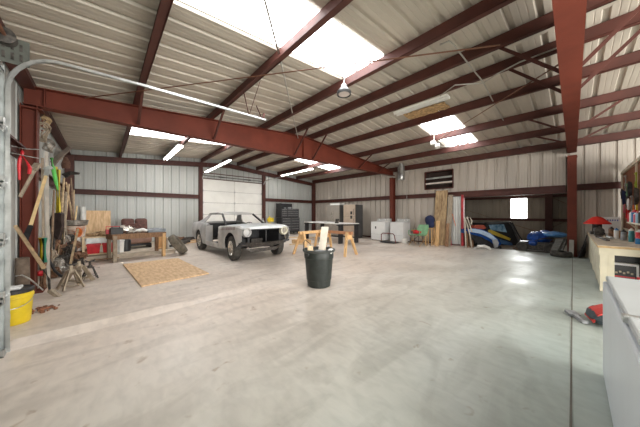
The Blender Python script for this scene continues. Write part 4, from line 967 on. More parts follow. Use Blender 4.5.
for x in (10.95, 11.5): 
    g = G(); g.lathe([(.12, -.08), (.22, -.08), (.24, 0), (.22, .08), (.12, .08)], Vector((x, 2.9, .18)) - b0, 18, Matrix.Rotation(R(90), 3, 'X')); g.build('wheel', RUBBER, mw, smooth=True)
cb = thing('kart_body', 'black vehicle body with blue windscreen and yellow stripe in the tractor bay', 'vehicle', (12.0, 2.2, -.05)); c0 = cb.location.copy()
opart([(486, 223.5), (509, 222.5), (512, 226), (516, 236), (521, 249), (500, 250), (499, 242), (488, 234)], 10.0, .9, 'body', BLACK, cb, c0, .03)
opart([(489, 224.8), (504, 224.4), (507, 232.5), (491, 230)], 9.97, .03, 'windscreen', mat('sky_blue_screen', (.13, .33, .55), .15, 0, .5, 6, col2=(.35, .55, .7)), cb, c0, .004)
opart([(488.5, 230), (491, 229.6), (511, 238.5), (510, 240.6), (489, 233)], 9.95, .04, 'stripe', GOLD, cb, c0, .004)
opart([(500, 239), (512, 243), (513, 246), (502, 244)], 9.95, .04, 'side_decal', mat('dim_blue_decal', (.05, .12, .25), .4), cb, c0, .004)
g = G(); g.tube([p - c0 for p in (P(485, 223, 9.9), P(497, 222, 9.9), P(510, 222, 9.9), P(514, 230, 9.8), P(523, 250, 9.5))], .03, 8); g.tube([p - c0 for p in (P(512, 222.5, 10.3), P(518, 234, 10.2), P(528, 249, 9.9))], .03, 8); g.build('roll_bar', BLACK, cb, smooth=True)
for u in (492, 514):
    g = G(); g.lathe([(.12, -.1), (.26, -.1), (.28, 0), (.26, .1), (.12, .1)], P(u, 243, 10.3) - c0, 18, Matrix.Rotation(R(90), 3, 'X') ); g.build('wheel', RUBBER, cb, smooth=True)
g = G(); g.tube([P(464.5, 217.5, 8.7), P(467, 216.8, 8.7), P(469.5, 224, 8.7), P(472, 232, 8.7)], .02, 8); g.tube([P(465, 218, 8.7), P(468, 227, 8.7), P(470, 236, 8.7)], .02, 8); g.tube([P(466, 217.5, 8.75), P(470, 217.5, 8.75), P(472, 221, 8.75), P(471, 224, 8.75)], .018, 8)
g.tube([P(464.7, 217.6, 8.7), P(466, 249, 8.75)], .022, 8); g.tube([P(470, 236, 8.7), P(472, 249, 8.75)], .022, 8)
single(g, 'bent_pipe_rack', mat('pale_bent_pipe', (.55, .5, .42), .35, .4), 'bent pale metal pipe rack standing against the red jamb', 'pipe rack', smooth=True)
for k, u in enumerate((468, 470.3, 473)):
    g = G(); g.tube([P(u, 249, 8.95), P(u - 1.2, 231, 9.0)], .03, 6); single(g, 'brown_post', WOODD, ('thin brown stake nearest the red jamb behind the pipe rack', 'middle brown stake behind the pipe rack', 'brown stake touching the blue hood behind the pipe rack')[k], 'stake', 'stakes behind the pipe rack')
o = thing('tarp_covered_machine', 'machine under crumpled bright blue tarp near the bay post', 'machine', (11.3, .85, -.055)); t0 = o.location.copy()
g = G(); g.ball(P(539, 238, 8.6) - t0, .34, (1.2, 1.0, .68), 16, .09); g.ball(P(545, 233.5, 8.6) - t0, .2, (1.2, 1, .6), 12, .1); g.ball(P(533, 243, 8.4) - t0, .16, (1.2, 1, .7), 12, .1); g.build('tarp', BLUE, o, smooth=True)
g = G(); g.ball(P(554, 234.5, 8.3) - t0, .36, (1.1, 1.0, .30), 14, .08); g.build('tarp_flap', mat('light_blue_tarp', (.10, .28, .60), .4), o, smooth=True)
g = G(); g.bb(-.1, .45, -.4, .5, .06, .34); g.tube([(-.1, .3, .3), (0, -.2, .5), (.2, -.4, .5)], .03, 6); g.build('chassis', IRON, o, bevel=.03)
for y in (-.35, .4):
    g = G(); g.lathe([(.1, -.08), (.15, -.08), (.17, 0), (.15, .08), (.1, .08)], (-.2, y, .17), 16, Matrix.Rotation(R(90), 3, 'Y')); g.build('wheel', RUBBER, o, smooth=True)
single(G().bar(P(516, 234.5, 12.5), P(545, 235.5, 11.5), .22, .22), 'timber_beam', mat('tan_timber', (.42, .33, .22), .7), 'long tan timber beam lying behind the machines in the bay', 'beam')
g = G(); g.bar(P(517, 247.5, 9.6) * 1, P(519, 234, 12.4), .08, .08); 
for k, (u, v, D, m, l) in enumerate(((522, 246, 9.0, ALU, 'pale crumpled metal scrap on the bay floor beside the black body'), (528, 244, 9.4, IRON, 'dark scrap heap piece between black body and blue tarp'), (518, 249, 8.9, RUST, 'rusty scrap piece low beside the black body'))):
    p = P(u, v, D); q = Vector((p.x, p.y, -.055)); g = G(); h = max(.1, p.z + .1)
    g.ball((0, 0, h * .5), h * .5, (1.6, 1.6, 1), 10, .2); g.bar((-.2, 0, .03), (.25, .1, h), .05, .05); g.tube([(-.25, .1, .05), (.1, -.1, h)], .03, 6)
    zz = min(v_.z for v_ in g.v); g2 = g
    o = single(g2, 'scrap_metal', m, l, 'scrap', 'scrap on the bay floor', loc=(q.x, q.y, -.058 - zz))
# tyres and black stuff at column
bt = P(561, 256.5, 7.05)
for k, (dz, ang, l) in enumerate(((0, 0, 'black tyre lying flat at the foot of the bay column'),)):
    g = G(); g.lathe([(.12, -.07), (.17, -.08), (.225, -.07), (.24, -.03), (.24, .03), (.225, .07), (.17, .08), (.12, .07), (.115, 0), (.12, -.07)], n=28); single(g, 'small_tire', RUBBER, l, 'tire', smooth=True, loc=(bt.x, bt.y + .0, .083))
for k, (du, l) in enumerate(((-3, 'dark ribbed rubber track strip leaning on the flat tyre'), (1, 'second ribbed rubber strip leaning closer to the bay column'))):
    g = G(); a = P(558 + du * 1.2, 253, 7.1); b = P(562.5 + du * .8, 239.5, 7.35); a.z = .17
    g.bar(a, b, .16, .05)
    for i in range(7): c = a.lerp(b, (i + .5) / 7); g.bar(c - (b - a).normalized() * .012, c + (b - a).normalized() * .012, .17, .08)
    single(g, 'rubber_track', mat('dusty_dark_rubber', (.14, .14, .13), .7), l, 'rubber track', bevel=.006)
single(G().tube([P(571.2, 257, 7.0) + Vector((0, 0, .015)), P(571.6, 240, 7.05)], .05, 10), 'white_pipe', mat('dusty_pale_pipe', (.40, .38, .34), .6), 'short pale pipe standing in front of the bay column', 'pipe', smooth=True)
g = G(); base = F(579, 257.0); base.y -= .12; base.x -= .08; r_ = []
for i in range(9):
    t = i / 8; row = []
    for j in range(7):
        s_ = j / 6; row.append((base.x - .25 + .8 * s_ + .03 * math.sin(7 * t + 3 * s_), base.y + .18 * (1 - t) * math.sin(1 + 3 * s_) - .03, .01 + .68 * t * (1 - .65 * s_) + .015 * math.sin(9 * s_)))
    r_.append(row)
g.grid(r_); single(g, 'black_netting', BLACK, 'black sheet heaped against the wall right of the bay column', 'sheet', solid=.02, smooth=True)
# ------------------------------------------------------------ tools by the left wall
pole('yellow_axe', P(46, 176, 3.85), P(30.5, 226, 3.5), .021, HANDY, 'pale yellow ash handle with black lower grip slanting before the red column', 'tool')
h = bpy.data.objects['yellow_axe']
g = G(); g.tube([P(30.5, 226, 3.5), P(25, 239.5, 3.38)], [.030, .036], 8); g.build('black_grip', BLACK, h, smooth=True)
g = G(); g.bar(P(46, 176, 3.85), P(48, 168, 3.9), .05, .05); g.bar(P(44.5, 170, 3.9), P(52, 167, 3.95), .05, .06); g.build('steel_head', GALVD, h)
o = thing('garden_hoe', 'long handled garden hoe leaning down before the red column, blade on the floor', 'hoe', F(56, 298)); h0 = o.location.copy()
g = G(); g.tube([p - h0 for p in (P(15.5, 226, 3.0), P(44, 268, 3.55))], [.02, .026], 8); g.build('handle', HANDLE, o, smooth=True)
g = G(); g.tube([p - h0 for p in (P(44, 268, 3.55), P(49, 280, 3.62), P(49.5, 290, 3.66))], [.026, .016, .014], 8); g.build('neck', IRON, o, smooth=True)
g = outline([(47.5, 290.5), (50, 289.5), (62, 299.5), (61, 301), (47, 292.5)], 3.64, .05)
for v in g.v: v -= h0
g.build('blade', WOODG, o)
g = G(); g.tube([P(16, 276, 3.1), P(22, 275, 3.2), P(30, 279, 3.3), P(43, 290, 3.5)], .009, 6); single(g, 'bent_rod', GALV, 'thin pale bent rod arching over the yellow bucket', 'rod')
# yellow bucket
bk = F(14, 323); bk.z = .003
o = thing('yellow_bucket', 'yellow plastic bucket with black and white lid behind the door track', 'bucket', bk)
g = G(); g.lathe([(0, .01), (.125, .0), (.13, .01), (.148, .30), (.155, .305), (.155, .335), (.15, .34), (.151, .36), (0, .36)], n=30); g.build('body', YEL, o, smooth=True)
g = G(); g.lathe([(.155, .36), (.16, .365), (.16, .40), (.15, .41), (.145, .40), (0, .395)], n=30); g.build('lid', BLACK, o, smooth=True)
g = G(); g.bb(-.08, .06, -.06, .07, .396, .43); g.build('lid_insert', WHITEP, o, bevel=.01)
g = G(); g.tube([(.155 * math.cos(a), .155 * math.sin(a) , .30 - .10 * abs(math.sin(a))) for a in [R(-170 + 20 * i) for i in range(9)]], .004, 6); g.build('bail', GALV, o)
# rust heap
rp = F(41, 310.5)
g = G()
for i in range(46):
    a = random.uniform(0, 6.28); d_ = random.random() ** .6; g.ball((.19 * d_ * math.cos(a), .14 * d_ * math.sin(a), .012 + .02 * (1 - d_)), random.uniform(.012, .028), (1, 1, .6), 6, .3)
o = g.build('rust_flakes', RUSTY_CH, loc=(rp.x, rp.y, 0)); tag(o, 'small heap of rust brown scrap beside the yellow bucket', 'scrap heap'); o['kind'] = 'stuff'
# brown roll
rl = F(27, 299); single(G().lathe([(.07, 0), (.075, .3), (.07, .62), (.05, .63), (.045, .3)], n=18), 'carpet_roll', mat('grey_brown_roll', (.16, .12, .09), .9, 0, .3, 12), 'grey brown roll standing behind the yellow bucket', 'roll', smooth=True, loc=(rl.x - .05, rl.y + .05, .003))
# tall posts, handles (all stand or lean on the left side)
def floorpt(u, D, dx=0):
    p = P(u, 200, D); p.z = .012; return p
single(G().bar(floorpt(48.5, 4.25), P(46.5, 152, 4.35), .07, .04), 'pale_plank', mat('whitewashed_plank', (.50, .46, .40), .7, 0, .15, 6), 'tall whitewashed plank standing just past the red column', 'plank')
single(G().bar(floorpt(44, 4.15), P(42.5, 158, 4.2), .05, .03), 'grey_plank', WOODG, 'narrow grey plank between the red column and the whitewashed plank', 'plank')
single(G().bar(floorpt(53, 5.0), P(51, 205, 5.05), .14, .03), 'white_board', mat('offwhite_board', (.60, .60, .57), .6), 'short off-white board standing behind the whitewashed plank', 'board')
HN = [
 (37, 4.05, 36.5, 160, 4.0, .016, HANDD, 'dark thin handle against the inner face of the red column'),
 (57, 5.3, 64, 178, 5.8, .024, HANDLE, 'ash handle under the round brown shovel head'),
 (66, 5.9, 58, 176, 5.6, .022, HANDD, 'dark handle slanting across the yellow digger handles'),
 (60, 5.7, 69, 184, 6.2, .022, HANDLE, 'pale handle fanning right below the round shovel head'),
 (79, 6.6, 66, 182, 6.4, .022, HANDLE, 'long handle slanting from the shovel head towards the buckets'),
 (76, 6.3, 71, 178, 6.5, .020, HANDD, 'dark handle rightmost in the fan of tools'),
 (69, 6.0, 62, 188, 5.9, .020, WOODG, 'grey weathered handle in the middle of the fan of tools'),
 (64, 5.6, 61, 196, 5.7, .020, HANDY, 'short yellowish handle low in the fan of tools'),
 (72, 6.2, 74, 190, 6.7, .020, HANDLE, 'upright ash handle closest to the stacked buckets'),
 (50, 4.6, 54, 190, 4.9, .018, HANDD, 'dark handle crossing behind the green strap'),
 (62, 5.4, 66, 192, 5.9, .026, WOODG, 'thick grey handle behind the yellow digger handles'),
 (70, 6.6, 77, 206, 7.0, .020, HANDY, 'low yellowish handle leaning near the metal pan'),
 (55, 5.9, 60, 186, 6.2, .022, HANDLE, 'pale ash handle rising beside the dark clam blades')]
for u0, D0, u1, v1, D1, r_, m, l in HN:
    a = floorpt(u0, D0); b = P(u1, v1, D1); a.z += r_; g = G(); g.tube([a, a.lerp(b, .5) + Vector((.005, 0, 0)), b], [r_, r_ * 1.1, r_ * .85], 8)
    o = single(g, 'garden_tool', m, l, 'tool handle', 'long handled tools against the left wall', smooth=True)
    if l.startswith('ash handle under'): sho = o
# shovel heads
def shovel(cu, cv, D, s, m, par=None, tilt=0):
    c = P(cu, cv, D); rows = []
    for i in range(7):
        t = i / 6; w = s * (.42 * math.sin(math.pi * min(.93, .25 + .72 * t)) + .05); rows.append([c + CAMR @ Vector((w * k / 2 , -.05 * (1 - (k / 2) ** 2), s * (t - .5) * 1.1)) for k in (-2, -1, 0, 1, 2)])
    g = G(); g.grid(rows); return g
shovel(66, 163, 5.9, .26, None).build('shovel_blade', mat('brown_rusty_shovel', (.16, .08, .055), .7, .2, .3, 14), sho, solid=.006, smooth=True)
o = single(shovel(58.5, 154, 5.2, .24, None), 'scoop_shovel', mat('grey_shovel', (.33, .31, .28), .5, .3, .2, 10), 'grey square shovel blade hung high past the red column', 'shovel', solid=.006, smooth=True)
g = outline([(52, 168), (50, 161), (62, 151), (68, 146), (70.5, 147.5), (68, 151), (58, 160)], 5.0, .03); single(g, 'pickaxe', mat('grey_brown_blade', (.25, .2, .17), .6, .3, .2, 10), 'long grey blade of a digging tool slanting up towards the roof beam', 'blade')
g = outline([(61, 174), (70, 171), (79, 172.5), (78, 174.5), (70, 174.5), (66, 178)], 6.1, .03); single(g, 'garden_rake', IRON, 'dark flat rake head crossing the top of the tool fan', 'rake')
o = thing('post_hole_digger', 'post hole digger with two yellow handles and dark clam blades', 'digger', floorpt(54, 4.95)); h0 = o.location.copy()
for a, b in (((55.8, 167), (57.6, 213)), ((58.8, 170), (59.2, 213))):
    g = G(); g.tube([P(*a, 5.1) - h0, P(*b, 4.95) - h0], .03, 8); g.build('handle', YELT, o, smooth=True)
for pts in ([(57.5, 211), (59, 217), (54, 240), (52, 236), (50, 226), (47.5, 225), (51, 216)], [(58, 211), (61, 214), (61.5, 226), (58, 240), (55, 236)]):
    g = outline(pts, 4.93, .06)
    for v in g.v: v -= h0
    g.build('clam_blade', mat('dark_brown_blade', (.05, .032, .028), .6, .2, .3, 10), o)
g = G(); g.tube([P(54, 238, 4.95) - h0, Vector((0, 0, .02))], .03, 8); g.build('stand', IRON, o)
g = G(); g.tube([P(51.5, 158, 4.9), P(53.2, 168, 4.9), P(56, 182, 4.9), P(58, 190, 5.0)], [.03, .035, .03, .012], 8); single(g, 'green_strap', mat('bright_green', (.14, .62, .12), .5), 'bright green strap hanging beside the yellow digger handles', 'strap', smooth=True)
for u, m, l, nm in ((41.2, YEL, 'short yellow orange tube standing beside the red column', 'yellow_tube'), (44.6, mat('teal_green_tube', (.03, .26, .17), .5), 'short teal green tube next to the yellow tube', 'green_tube')):
    a = P(u, 262, 4.05); a.z = max(.02, a.z); single(G().tube([a, P(u, 238, 4.0)], .035, 10), nm, m, l, 'tube', smooth=True)
    k = P(u, 265, 4.05); single(G().tube([Vector((k.x, k.y, .003)), Vector((a.x, a.y, a.z - .003))], .03, 8), 'tube_stand', RUST, 'rusty stand under the ' + l.split(' standing')[0].split(' next')[0], 'stand')
# red jumper cable clamps on wires
for z, v0 in ((0, 148), (1, 155)):
    g = G(); g.tube([P(12, v0 - 2, 2.9), P(26, v0 + 1, 3.3), P(40, v0 + 1.5 + z * 2, 3.7)], .006, 6); single(g, 'hanging_wire', GALVD, ('upper' if not z else 'lower') + ' thin wire strung across the red column', 'wire')
g = G(); g.tube([P(21.5, 150, 3.25), P(20, 158, 3.25), P(19, 166, 3.25), P(19.5, 180, 3.25)], [.012, .018, .018, .012], 8); g.ball(P(22.5, 153, 3.25), .025, (.6, .6, 1.4), 8, .1); single(g, 'red_clamp', REDP, 'long red clamp hanging on the wire nearest the door track', 'clamp', smooth=True)
g = G(); g.tube([P(22, 155, 3.3), P(27, 162, 3.3), P(30, 168, 3.3), P(29, 174, 3.3)], [.008, .01, .022, .018], 8); single(g, 'red_clamp', REDP, 'smaller red clamp dangling right of the long red clamp', 'clamp', smooth=True)
g = G(); g.bar(P(20, 197, 3.4), P(36, 168, 3.55), .05, .03); g.bar(P(33, 170, 3.5), P(38, 164, 3.6), .07, .04); single(g, 'wooden_mallet', WOODG, 'grey brown wooden tool hung crosswise on the red column', 'tool')
# bunch of dried vine / rope on column top
for k, (u, v, D, r_, m, l) in enumerate(((40, 131, 4.1, .12, WOODG, 'grey coil of dried rope hung at the top of the red column'), (43.5, 122, 4.3, .08, OSB, 'smaller tan rope coil above the dried grey rope'), (47, 145, 4.5, .09, ALU, 'pale knotted rope bundle above the whitewashed plank'))):
    g = G(); c = P(u, v, D)
    for j in range(5):
        q = random.uniform(-.4, .4); g.tube([c + CAMR @ Vector((r_ * (.6 + .1 * j) * math.cos(a), .03 * math.sin(3 * a + q) + .01 * j, r_ * 1.5 * (.6 + .09 * j) * math.sin(a + q))) for a in [i * math.pi / 8 for i in range(17)]], .012, 6)
    single(g, 'rope_coil', m, l, 'rope', smooth=True)
# jack stands
def jackstand(u, v, label, m, s=1., rz=0.):
    p = F(u, v); p.z = .002; o = thing('jack_stand', label, 'jack stand', p, rz, 'jack stands')
    H = .30 * s; w = .13 * s
    for sx in (-1, 1):
        for sy in (-1, 1):
            g = G(); g.bar((sx * w, sy * w, .0 + .01), (sx * .035, sy * .035, H), .075 * s, .014); g.build('leg', m, o)
    g = G(); 
    for sx in (-1, 1): g.bar((sx * w * .8, -w * .8, .07), (sx * w * .8, w * .8, .07), .006, .03); g.bar((-w * .8, sx * w * .8, .07), (w * .8, sx * w * .8, .07), .03, .006, (0, 1, 0))
    g.build('brace', m, o)
    g = G(); g.lathe([(.05 * s, H - .02), (.045 * s, H + .03), (.025 * s, H + .03), (.025 * s, H + .10)], n=14); g.build('post', m, o, smooth=True)
    g = G(); g.prism([(-.06, H + .10), (.06, H + .10), (.075, H + .15), (.03, H + .12), (-.03, H + .12), (-.075, H + .15)], .05); g.build('saddle', IRON, o)
    g = G(); g.tube([(0.03, 0, H - .0), (.14, 0, H - .03)], .008, 6); g.build('ratchet_handle', IRON, o)
    return o
jackstand(71, 288.5, 'pale tan jack stand nearest the hoe blade', mat('tan_jack_paint', (.42, .35, .26), .6, .2, .2, 10), 1.0, R(20))
jackstand(79, 283, 'second tan jack stand just behind the nearest one', mat('tan_jack_paint', (.42, .35, .26), .6, .2, .2, 10), 1.05, R(50))
jackstand(90, 279, 'dark jack stand at the right of the tan pair', IRON, .8, R(10))
# engine part heap
random.seed(11)
EP = [(55, 262, 4.9, .12, ALU, 'pale cast housing'), (62, 258, 5.2, .13, IRON, 'black flywheel lump'), (58, 250, 5.5, .13, RUST, 'rust brown gearbox case'), (66, 252, 5.6, .14, IRON, 'dark oily engine block'),
      (72, 256, 5.7, .12, RUST, 'rusty brown exhaust part'), (52, 272, 4.7, .11, RUST, 'brown brake drum'), (64, 268, 4.9, .11, ALU, 'grey alternator'), (77, 262, 5.6, .10, IRON, 'black starter motor'),
      (49, 255, 4.75, .10, WOODG, 'grey brown bracket'), (59, 271, 4.85, .10, WHITEP, 'dirty white filter can'), (73, 246, 6.1, .12, RUST, 'brown coil spring set'), (82, 255, 6.1, .09, RUST, 'rusty hub'), (62, 240, 5.7, .11, ALU, 'silver water pump'), (52, 243, 5.1, .10, RUST, 'rust coloured manifold'), (68, 238, 6.0, .10, IRON, 'dark pulley')]
for u, v, D, s, m, l in EP:
    p = P(u, v, D); top = p.z + s; g = G(); s *= 1.15
    g.box((0, 0, s * .9), (s * 1.5, s * 1.3, s * 1.2), (random.uniform(-.2, .2), random.uniform(-.2, .2), random.uniform(0, 3)))
    M = Euler((random.uniform(0, 3), random.uniform(0, 3), 0)).to_matrix()
    g.lathe([(s * .5, -s * .6), (s * .75, -s * .4), (s * .75, -s * .2), (s * .35, -.1 * s), (s * .35, s * .5), (s * .6, s * .55), (s * .6, s * .7)], (s * .3, s * .2, s * 1.0), 14, M)
    g.tube([(-s, 0, s * .4), (-s * .4, s * .5, s * 1.5), (s * .6, s * .2, s * 1.7), (s * 1.1, -s * .4, s * .6)], s * .13, 6)
    g.tube([(0, -s * .8, s * .4), (s * .2, -s * .8, s * 1.3)], s * .16, 8)
    zm = min(q.z for q in g.v)
    if p.z > .35:   # higher pieces stand on their own crate-like column of parts
        g.lathe([(s * .9, zm - (p.z - .1)), (s * .8, zm - (p.z - .1) + .04), (s * .35, zm - (p.z - .1) * .6), (s * .5, zm - .05), (s * .7, zm + .02)], (0, 0, 0), 10); zm = min(q.z for q in g.v)
        single(g, 'engine_part', m, l + ' in the heap of old engine parts under the tool fan', 'engine part', 'heap of old engine parts', loc=(p.x, p.y, .003 - zm), bevel=.006)
    else:
        single(g, 'engine_part', m, l + ' in the heap of old engine parts under the tool fan', 'engine part', 'heap of old engine parts', loc=(p.x, p.y, max(.003, p.z - s) - zm if p.z - s > .05 else .003 - zm), bevel=.006)
g = G(); c = P(55, 265, 4.6); g.tube([P(49, 252, 4.5), P(50, 262, 4.5), P(55, 271, 4.5), P(61, 276, 4.5), P(66, 278, 4.45)], .022, 8); single(g, 'black_hose', BLACK, 'black hose curving down in front of the engine part heap', 'hose', smooth=True)
o = single(G().ball(P(41, 273, 4.05), .06, (1, 1, .9), 10, .1), 'red_fuel_cap', REDP, 'small red plastic can at the foot of the red column', 'can', smooth=True); 
p = P(41, 273, 4.05)
pl = F(61, 283); pole('leaning_stick', P(68, 275, 4.9), P(78, 229, 5.6), .022, HANDLE, 'tan stick leaning up to the stacked white bucket', 'stick')
# stacked buckets
b0 = P(76, 250, 6.5)
st = single(G().bb(-.24, .24, -.24, .24, 0, .27), 'wooden_crate', RUST, 'rusty brown crate under the stacked buckets', 'crate', loc=(b0.x, b0.y, .003), bevel=.01)
def bucket(z, h, r, m, lab, rz=0):
    o = thing('bucket', lab, 'bucket', (b0.x, b0.y, z)); g = G(); g.lathe([(0, .008), (r * .8, 0), (r * .82, .01), (r, h - .03), (r * 1.06, h - .025), (r * 1.06, h), (r * .97, h), (r * .8, .02), (0, .02)], n=28); g.build('body', m, o, smooth=True)
    g = G(); g.tube([(r * math.cos(a) * 1.05, r * math.sin(a) * 1.05, h - .05 - .12 * abs(math.sin(a)) ) for a in [R(180 + 18 * i) for i in range(11)]], .005, 6); g.build('bail', GALV, o); return o
bucket(.276, .36, .20, WHITEP, 'white bucket at the bottom of the bucket stack')
o = bucket(.64, .32, .19, mat('orange_white_bucket', (.62, .30, .18), .5, 0, .3, 7, col2=(.75, .62, .52)), 'orange and white bucket stacked on the white bucket')
g = G(); g.lathe([(.02, .0), (.11, .0), (.13, .01), (.12, .02), (.02, .02)], (0, 0, 0), 18, Euler((R(90), 0, R(-40))).to_matrix())
for v in g.v: v += Vector((.05, -.19, .15))
g.build('orange_lid_mark', ORANGE, o)
single(G().lathe([(.17, 0), (.23, .02), (.25, .14), (.26, .145), (.24, .15), (.21, .03), (0, .02)], n=24), 'metal_pan', ALU, 'dull metal pan on top of the bucket stack', 'pan', smooth=True, loc=(b0.x, b0.y, .965))
# things on the step by the back wall
ST = .112
q = P(83.2, 240, 8.3); single(G().lathe([(.075, 0), (.075, 1.42), (.065, 1.43), (.06, 1.3)], n=20), 'white_pipe', WHITEP, 'tall white plastic pipe standing by the plywood panel', 'pipe', smooth=True, loc=(q.x, max(q.y, 9.1), ST))
g = G(); g.bar((-.20, 11.55, .0), (-.20, 11.85, 1.33), .03, .9, (0, 1, 0)); g = G(); M = Matrix.Rotation(R(-12), 3, 'X')
g.box((0, 0, .66), (.68, .02, 1.32), None); g.v = [M @ v for v in g.v]; zm = min(v.z for v in g.v)
single(g, 'plywood_sheet', PLYW, 'tan plywood panel leaning upright against the back wall', 'plywood', loc=(-.14, 11.65, ST - zm + .002))
sh = thing('scrap_shelf', 'low pale shelf stand with scrap on top beside the red tubs', 'shelf', (-.07, 9.25, ST + .002))
g = G(); g.bb(-.36, .42, -.16, .18, .50, .53); g.build('top_board', PINEL, sh)
for x in (-.335, .395):
    for y in (-.155, .155):
        g = G(); g.bb(x - .025, x + .025, y - .025, y + .025, 0, .50); g.build('leg', PINEL if x < 0 else GALVD, sh)
g = G(); g.bb(-.30, .36, .165, .18, .3, .5); g.build('back_panel', GALV, sh)
g = G(); g.bb(-.36, .42, -.18, .18, .03, .055); g.build('lower_board', PINEL, sh)
junk('scrap_pile', OSB, 'heap of brown twisted scrap on top of the pale shelf stand', 'scrap', (-.05, 9.25, ST + .534), [('s', (-.15, 0, .06), .12, (1.3, .8, .5), .25), ('s', (.1, 0, .06), .13, (1.4, .8, .5), .25), ('t', [(-.3, 0, .05), (-.1, .05, .12), (.1, -.04, .10), (.3, 0, .03)], .018), ('t', [(-.2, .08, .1), (.0, -.08, .14), (.25, .05, .12)], .015)])
for i, (x, l) in enumerate(((-.155, 'bright red plastic tub under the pale shelf, on its post side'), (.165, 'bright red plastic tub under the pale shelf, next to the junk table'))):
    g = G(); w = .14; g.add([(-w * .85, -.12, 0), (w * .85, -.12, 0), (w * .85, .12, 0), (-w * .85, .12, 0), (-w, -.15, .25), (w, -.15, .25), (w, .15, .25), (-w, .15, .25)], [(0, 1, 2, 3), (0, 1, 5, 4), (1, 2, 6, 5), (2, 3, 7, 6), (3, 0, 4, 7)])
    for s_ in (-1, 1): g.bb(-w - .01, w + .01, s_ * .15 - .012, s_ * .15 + .012, .235, .262)
    single(g, 'red_tub', REDP, l, 'tub', 'red tubs under the shelf', loc=(-.05 + x * 1.0, 9.25, ST + .06))
single(G().lathe([(0, 0), (.15, 0), (.17, .36), (.18, .37), (.16, .37), (.14, .03), (0, .03)], n=24), 'dark_bin', mat('blue_grey_bin', (.10, .13, .15), .6), 'dark blue grey bin between bucket stack and red tubs', 'bin', smooth=True, loc=(-.60, 9.42, ST + .002))
for i in range(5):
    a = Vector((-.5 + i * .06, 8.86 - i * .03, .02 + .01 * i)); single(G().bar(a, a + Vector((.82 - i * .06, .05 - .03 * i, .012 * (i % 2))), .03, .016), 'scrap_stick', (RUST, WOODG, OSB, PINEL, WOODD)[i], ('rusty flat bar', 'grey stick', 'brown stick', 'pale stick', 'dark brown stick')[i] + ' on the floor along the low step', 'stick', 'sticks along the step')
single(G().lathe([(0, 0), (.13, 0), (.145, .34), (.155, .345), (.155, .37), (0, .37)], n=24), 'white_bucket', WHITEP, 'lidded white bucket seen under the left end of the junk table', 'bucket', smooth=True, loc=(.33, 9.45, ST + .002))
single(G().lathe([(0, 0), (.12, 0), (.13, .32), (.12, .36), (.04, .40), (.04, .44), (0, .44)], n=20), 'black_jug', BLACK, 'black jug between the white bucket and the maroon seat', 'jug', smooth=True, loc=(.52, 9.6, ST + .002))
junk('pine_box', PINE, 'pine box behind the right leg of the junk table', 'box', (1.43, 9.5, ST + .002), [('b', (0, 0, .02), (.26, .3, .03)), ('b', (0, .14, .2), (.26, .02, .38)), ('b', (-.12, 0, .2), (.02, .3, .38)), ('b', (.12, 0, .2), (.02, .3, .38))])
o = junk('white_carton', WHITEP, 'white carton with black markings between pine box and leaning tyre', 'carton', (1.68, 9.35, .115), [('b', (0, 0, .19), (.2, .2, .38))])
g = G(); g.bb(-.05, .06, -.104, -.100, .05, .12); g.bb(-.02, .09, -.104, -.1, .2, .3); g.build('marking', BLACK, o)
# clutter on the floor near the back wall by the car
for u, v, m, l in ((171, 236, ALU, 'grey metal scrap by the back wall'), (176, 237, RUST, 'brown metal scrap by the back wall'), (181, 239.5, IRON, 'dark transmission case on the floor behind the leaning tyre'), (187, 236.5, IRON, 'low dark part close to the rear of the car')):
    p = F(u, v + 5, .08); g = G(); s = .15
    g.ball((0, 0, s * .5), s, (1.3, 1, .55), 10, .15); g.lathe([(s * .7, -.1), (s * .4, .1), (s * .4, .2)], (s * .8, 0, s * .6), 12, Matrix.Rotation(R(80), 3, 'Y')); g.tube([(-s, 0, s * .3), (0, s * .5, s), (s, s * .3, s * .4)], .025, 6)
    zm = min(q.z for q in g.v); single(g, 'scrap_part', m, l, 'scrap', 'scrap along the back wall', loc=(p.x, p.y, zfloor(p.x, p.y) - zm + .003))
for i, (x, y, l) in enumerate(((1.95, 11.3, 'tan board on the floor behind the leaning tyre'), (2.1, 10.8, 'second tan board on the floor nearer the car'))):
    single(G().bar((x, y, zfloor(x, y) + .03), (x + 1.3, y + .25, zfloor(x + 1.3, y + .25) + .03), .25, .03, (0, 1, 0)), 'floor_board', PLYW, l, 'board')
# ------------------------------------------------------------ ceiling fixtures
def strip_light(p, q, lab, w=.12, h=.07, lit=True, name='strip_light'):
    p, q = Vector(p), Vector(q); c = (p + q) / 2; o = thing(name, lab, 'light', c)
    g = G(); g.bar(p - c, q - c, w, h * .5, (1, 0, 0)); g.build('housing', LAMPW, o, bevel=.004)
    g = G(); 
    for s in (-.3, .3): g.tube([p - c + Vector((s * w, 0, -h * .45)), q - c + Vector((s * w, 0, -h * .45))], .016, 8)
    g.build('tube', LAMPW if not lit else mat('lamp_tube_white', (.8, .8, .78), .3, emit=((1, .95, .9), 14)), o, smooth=True)
    g = G()
    for t in (.1, .9):
        a = p.lerp(q, t) - c; g.tube([a, Vector((a.x + .02, a.y, zpur(c.x) - c.z))], .004, 5)
    g.build('hanger', GALV, o)
    return o
strip_light((1.84, 8.66, 3.52), (1.84, 11.2, 3.52), 'white strip light under the roof above the junk table', .17, .09)
strip_light((3.28, 8.2, 3.2), (3.4, 11.3, 3.2), 'thin strip light hung on chains before the white sectional door', .07, .06)
strip_light((7.45, 8.6, 3.50), (7.55, 11.4, 3.50), 'strip light above the tool chest and long table', .13, .08)
strip_light((5.25, 1.75, 3.74), (5.25, 2.95, 3.74), 'wide white strip light beside the brown insulation patch', .2, .07, False)
o = thing('insulation_patch', 'torn brown insulation patch stuck under the roof beside the strip light', 'insulation', (6.1, 2.55, 3.89))
g = G(); rows = []
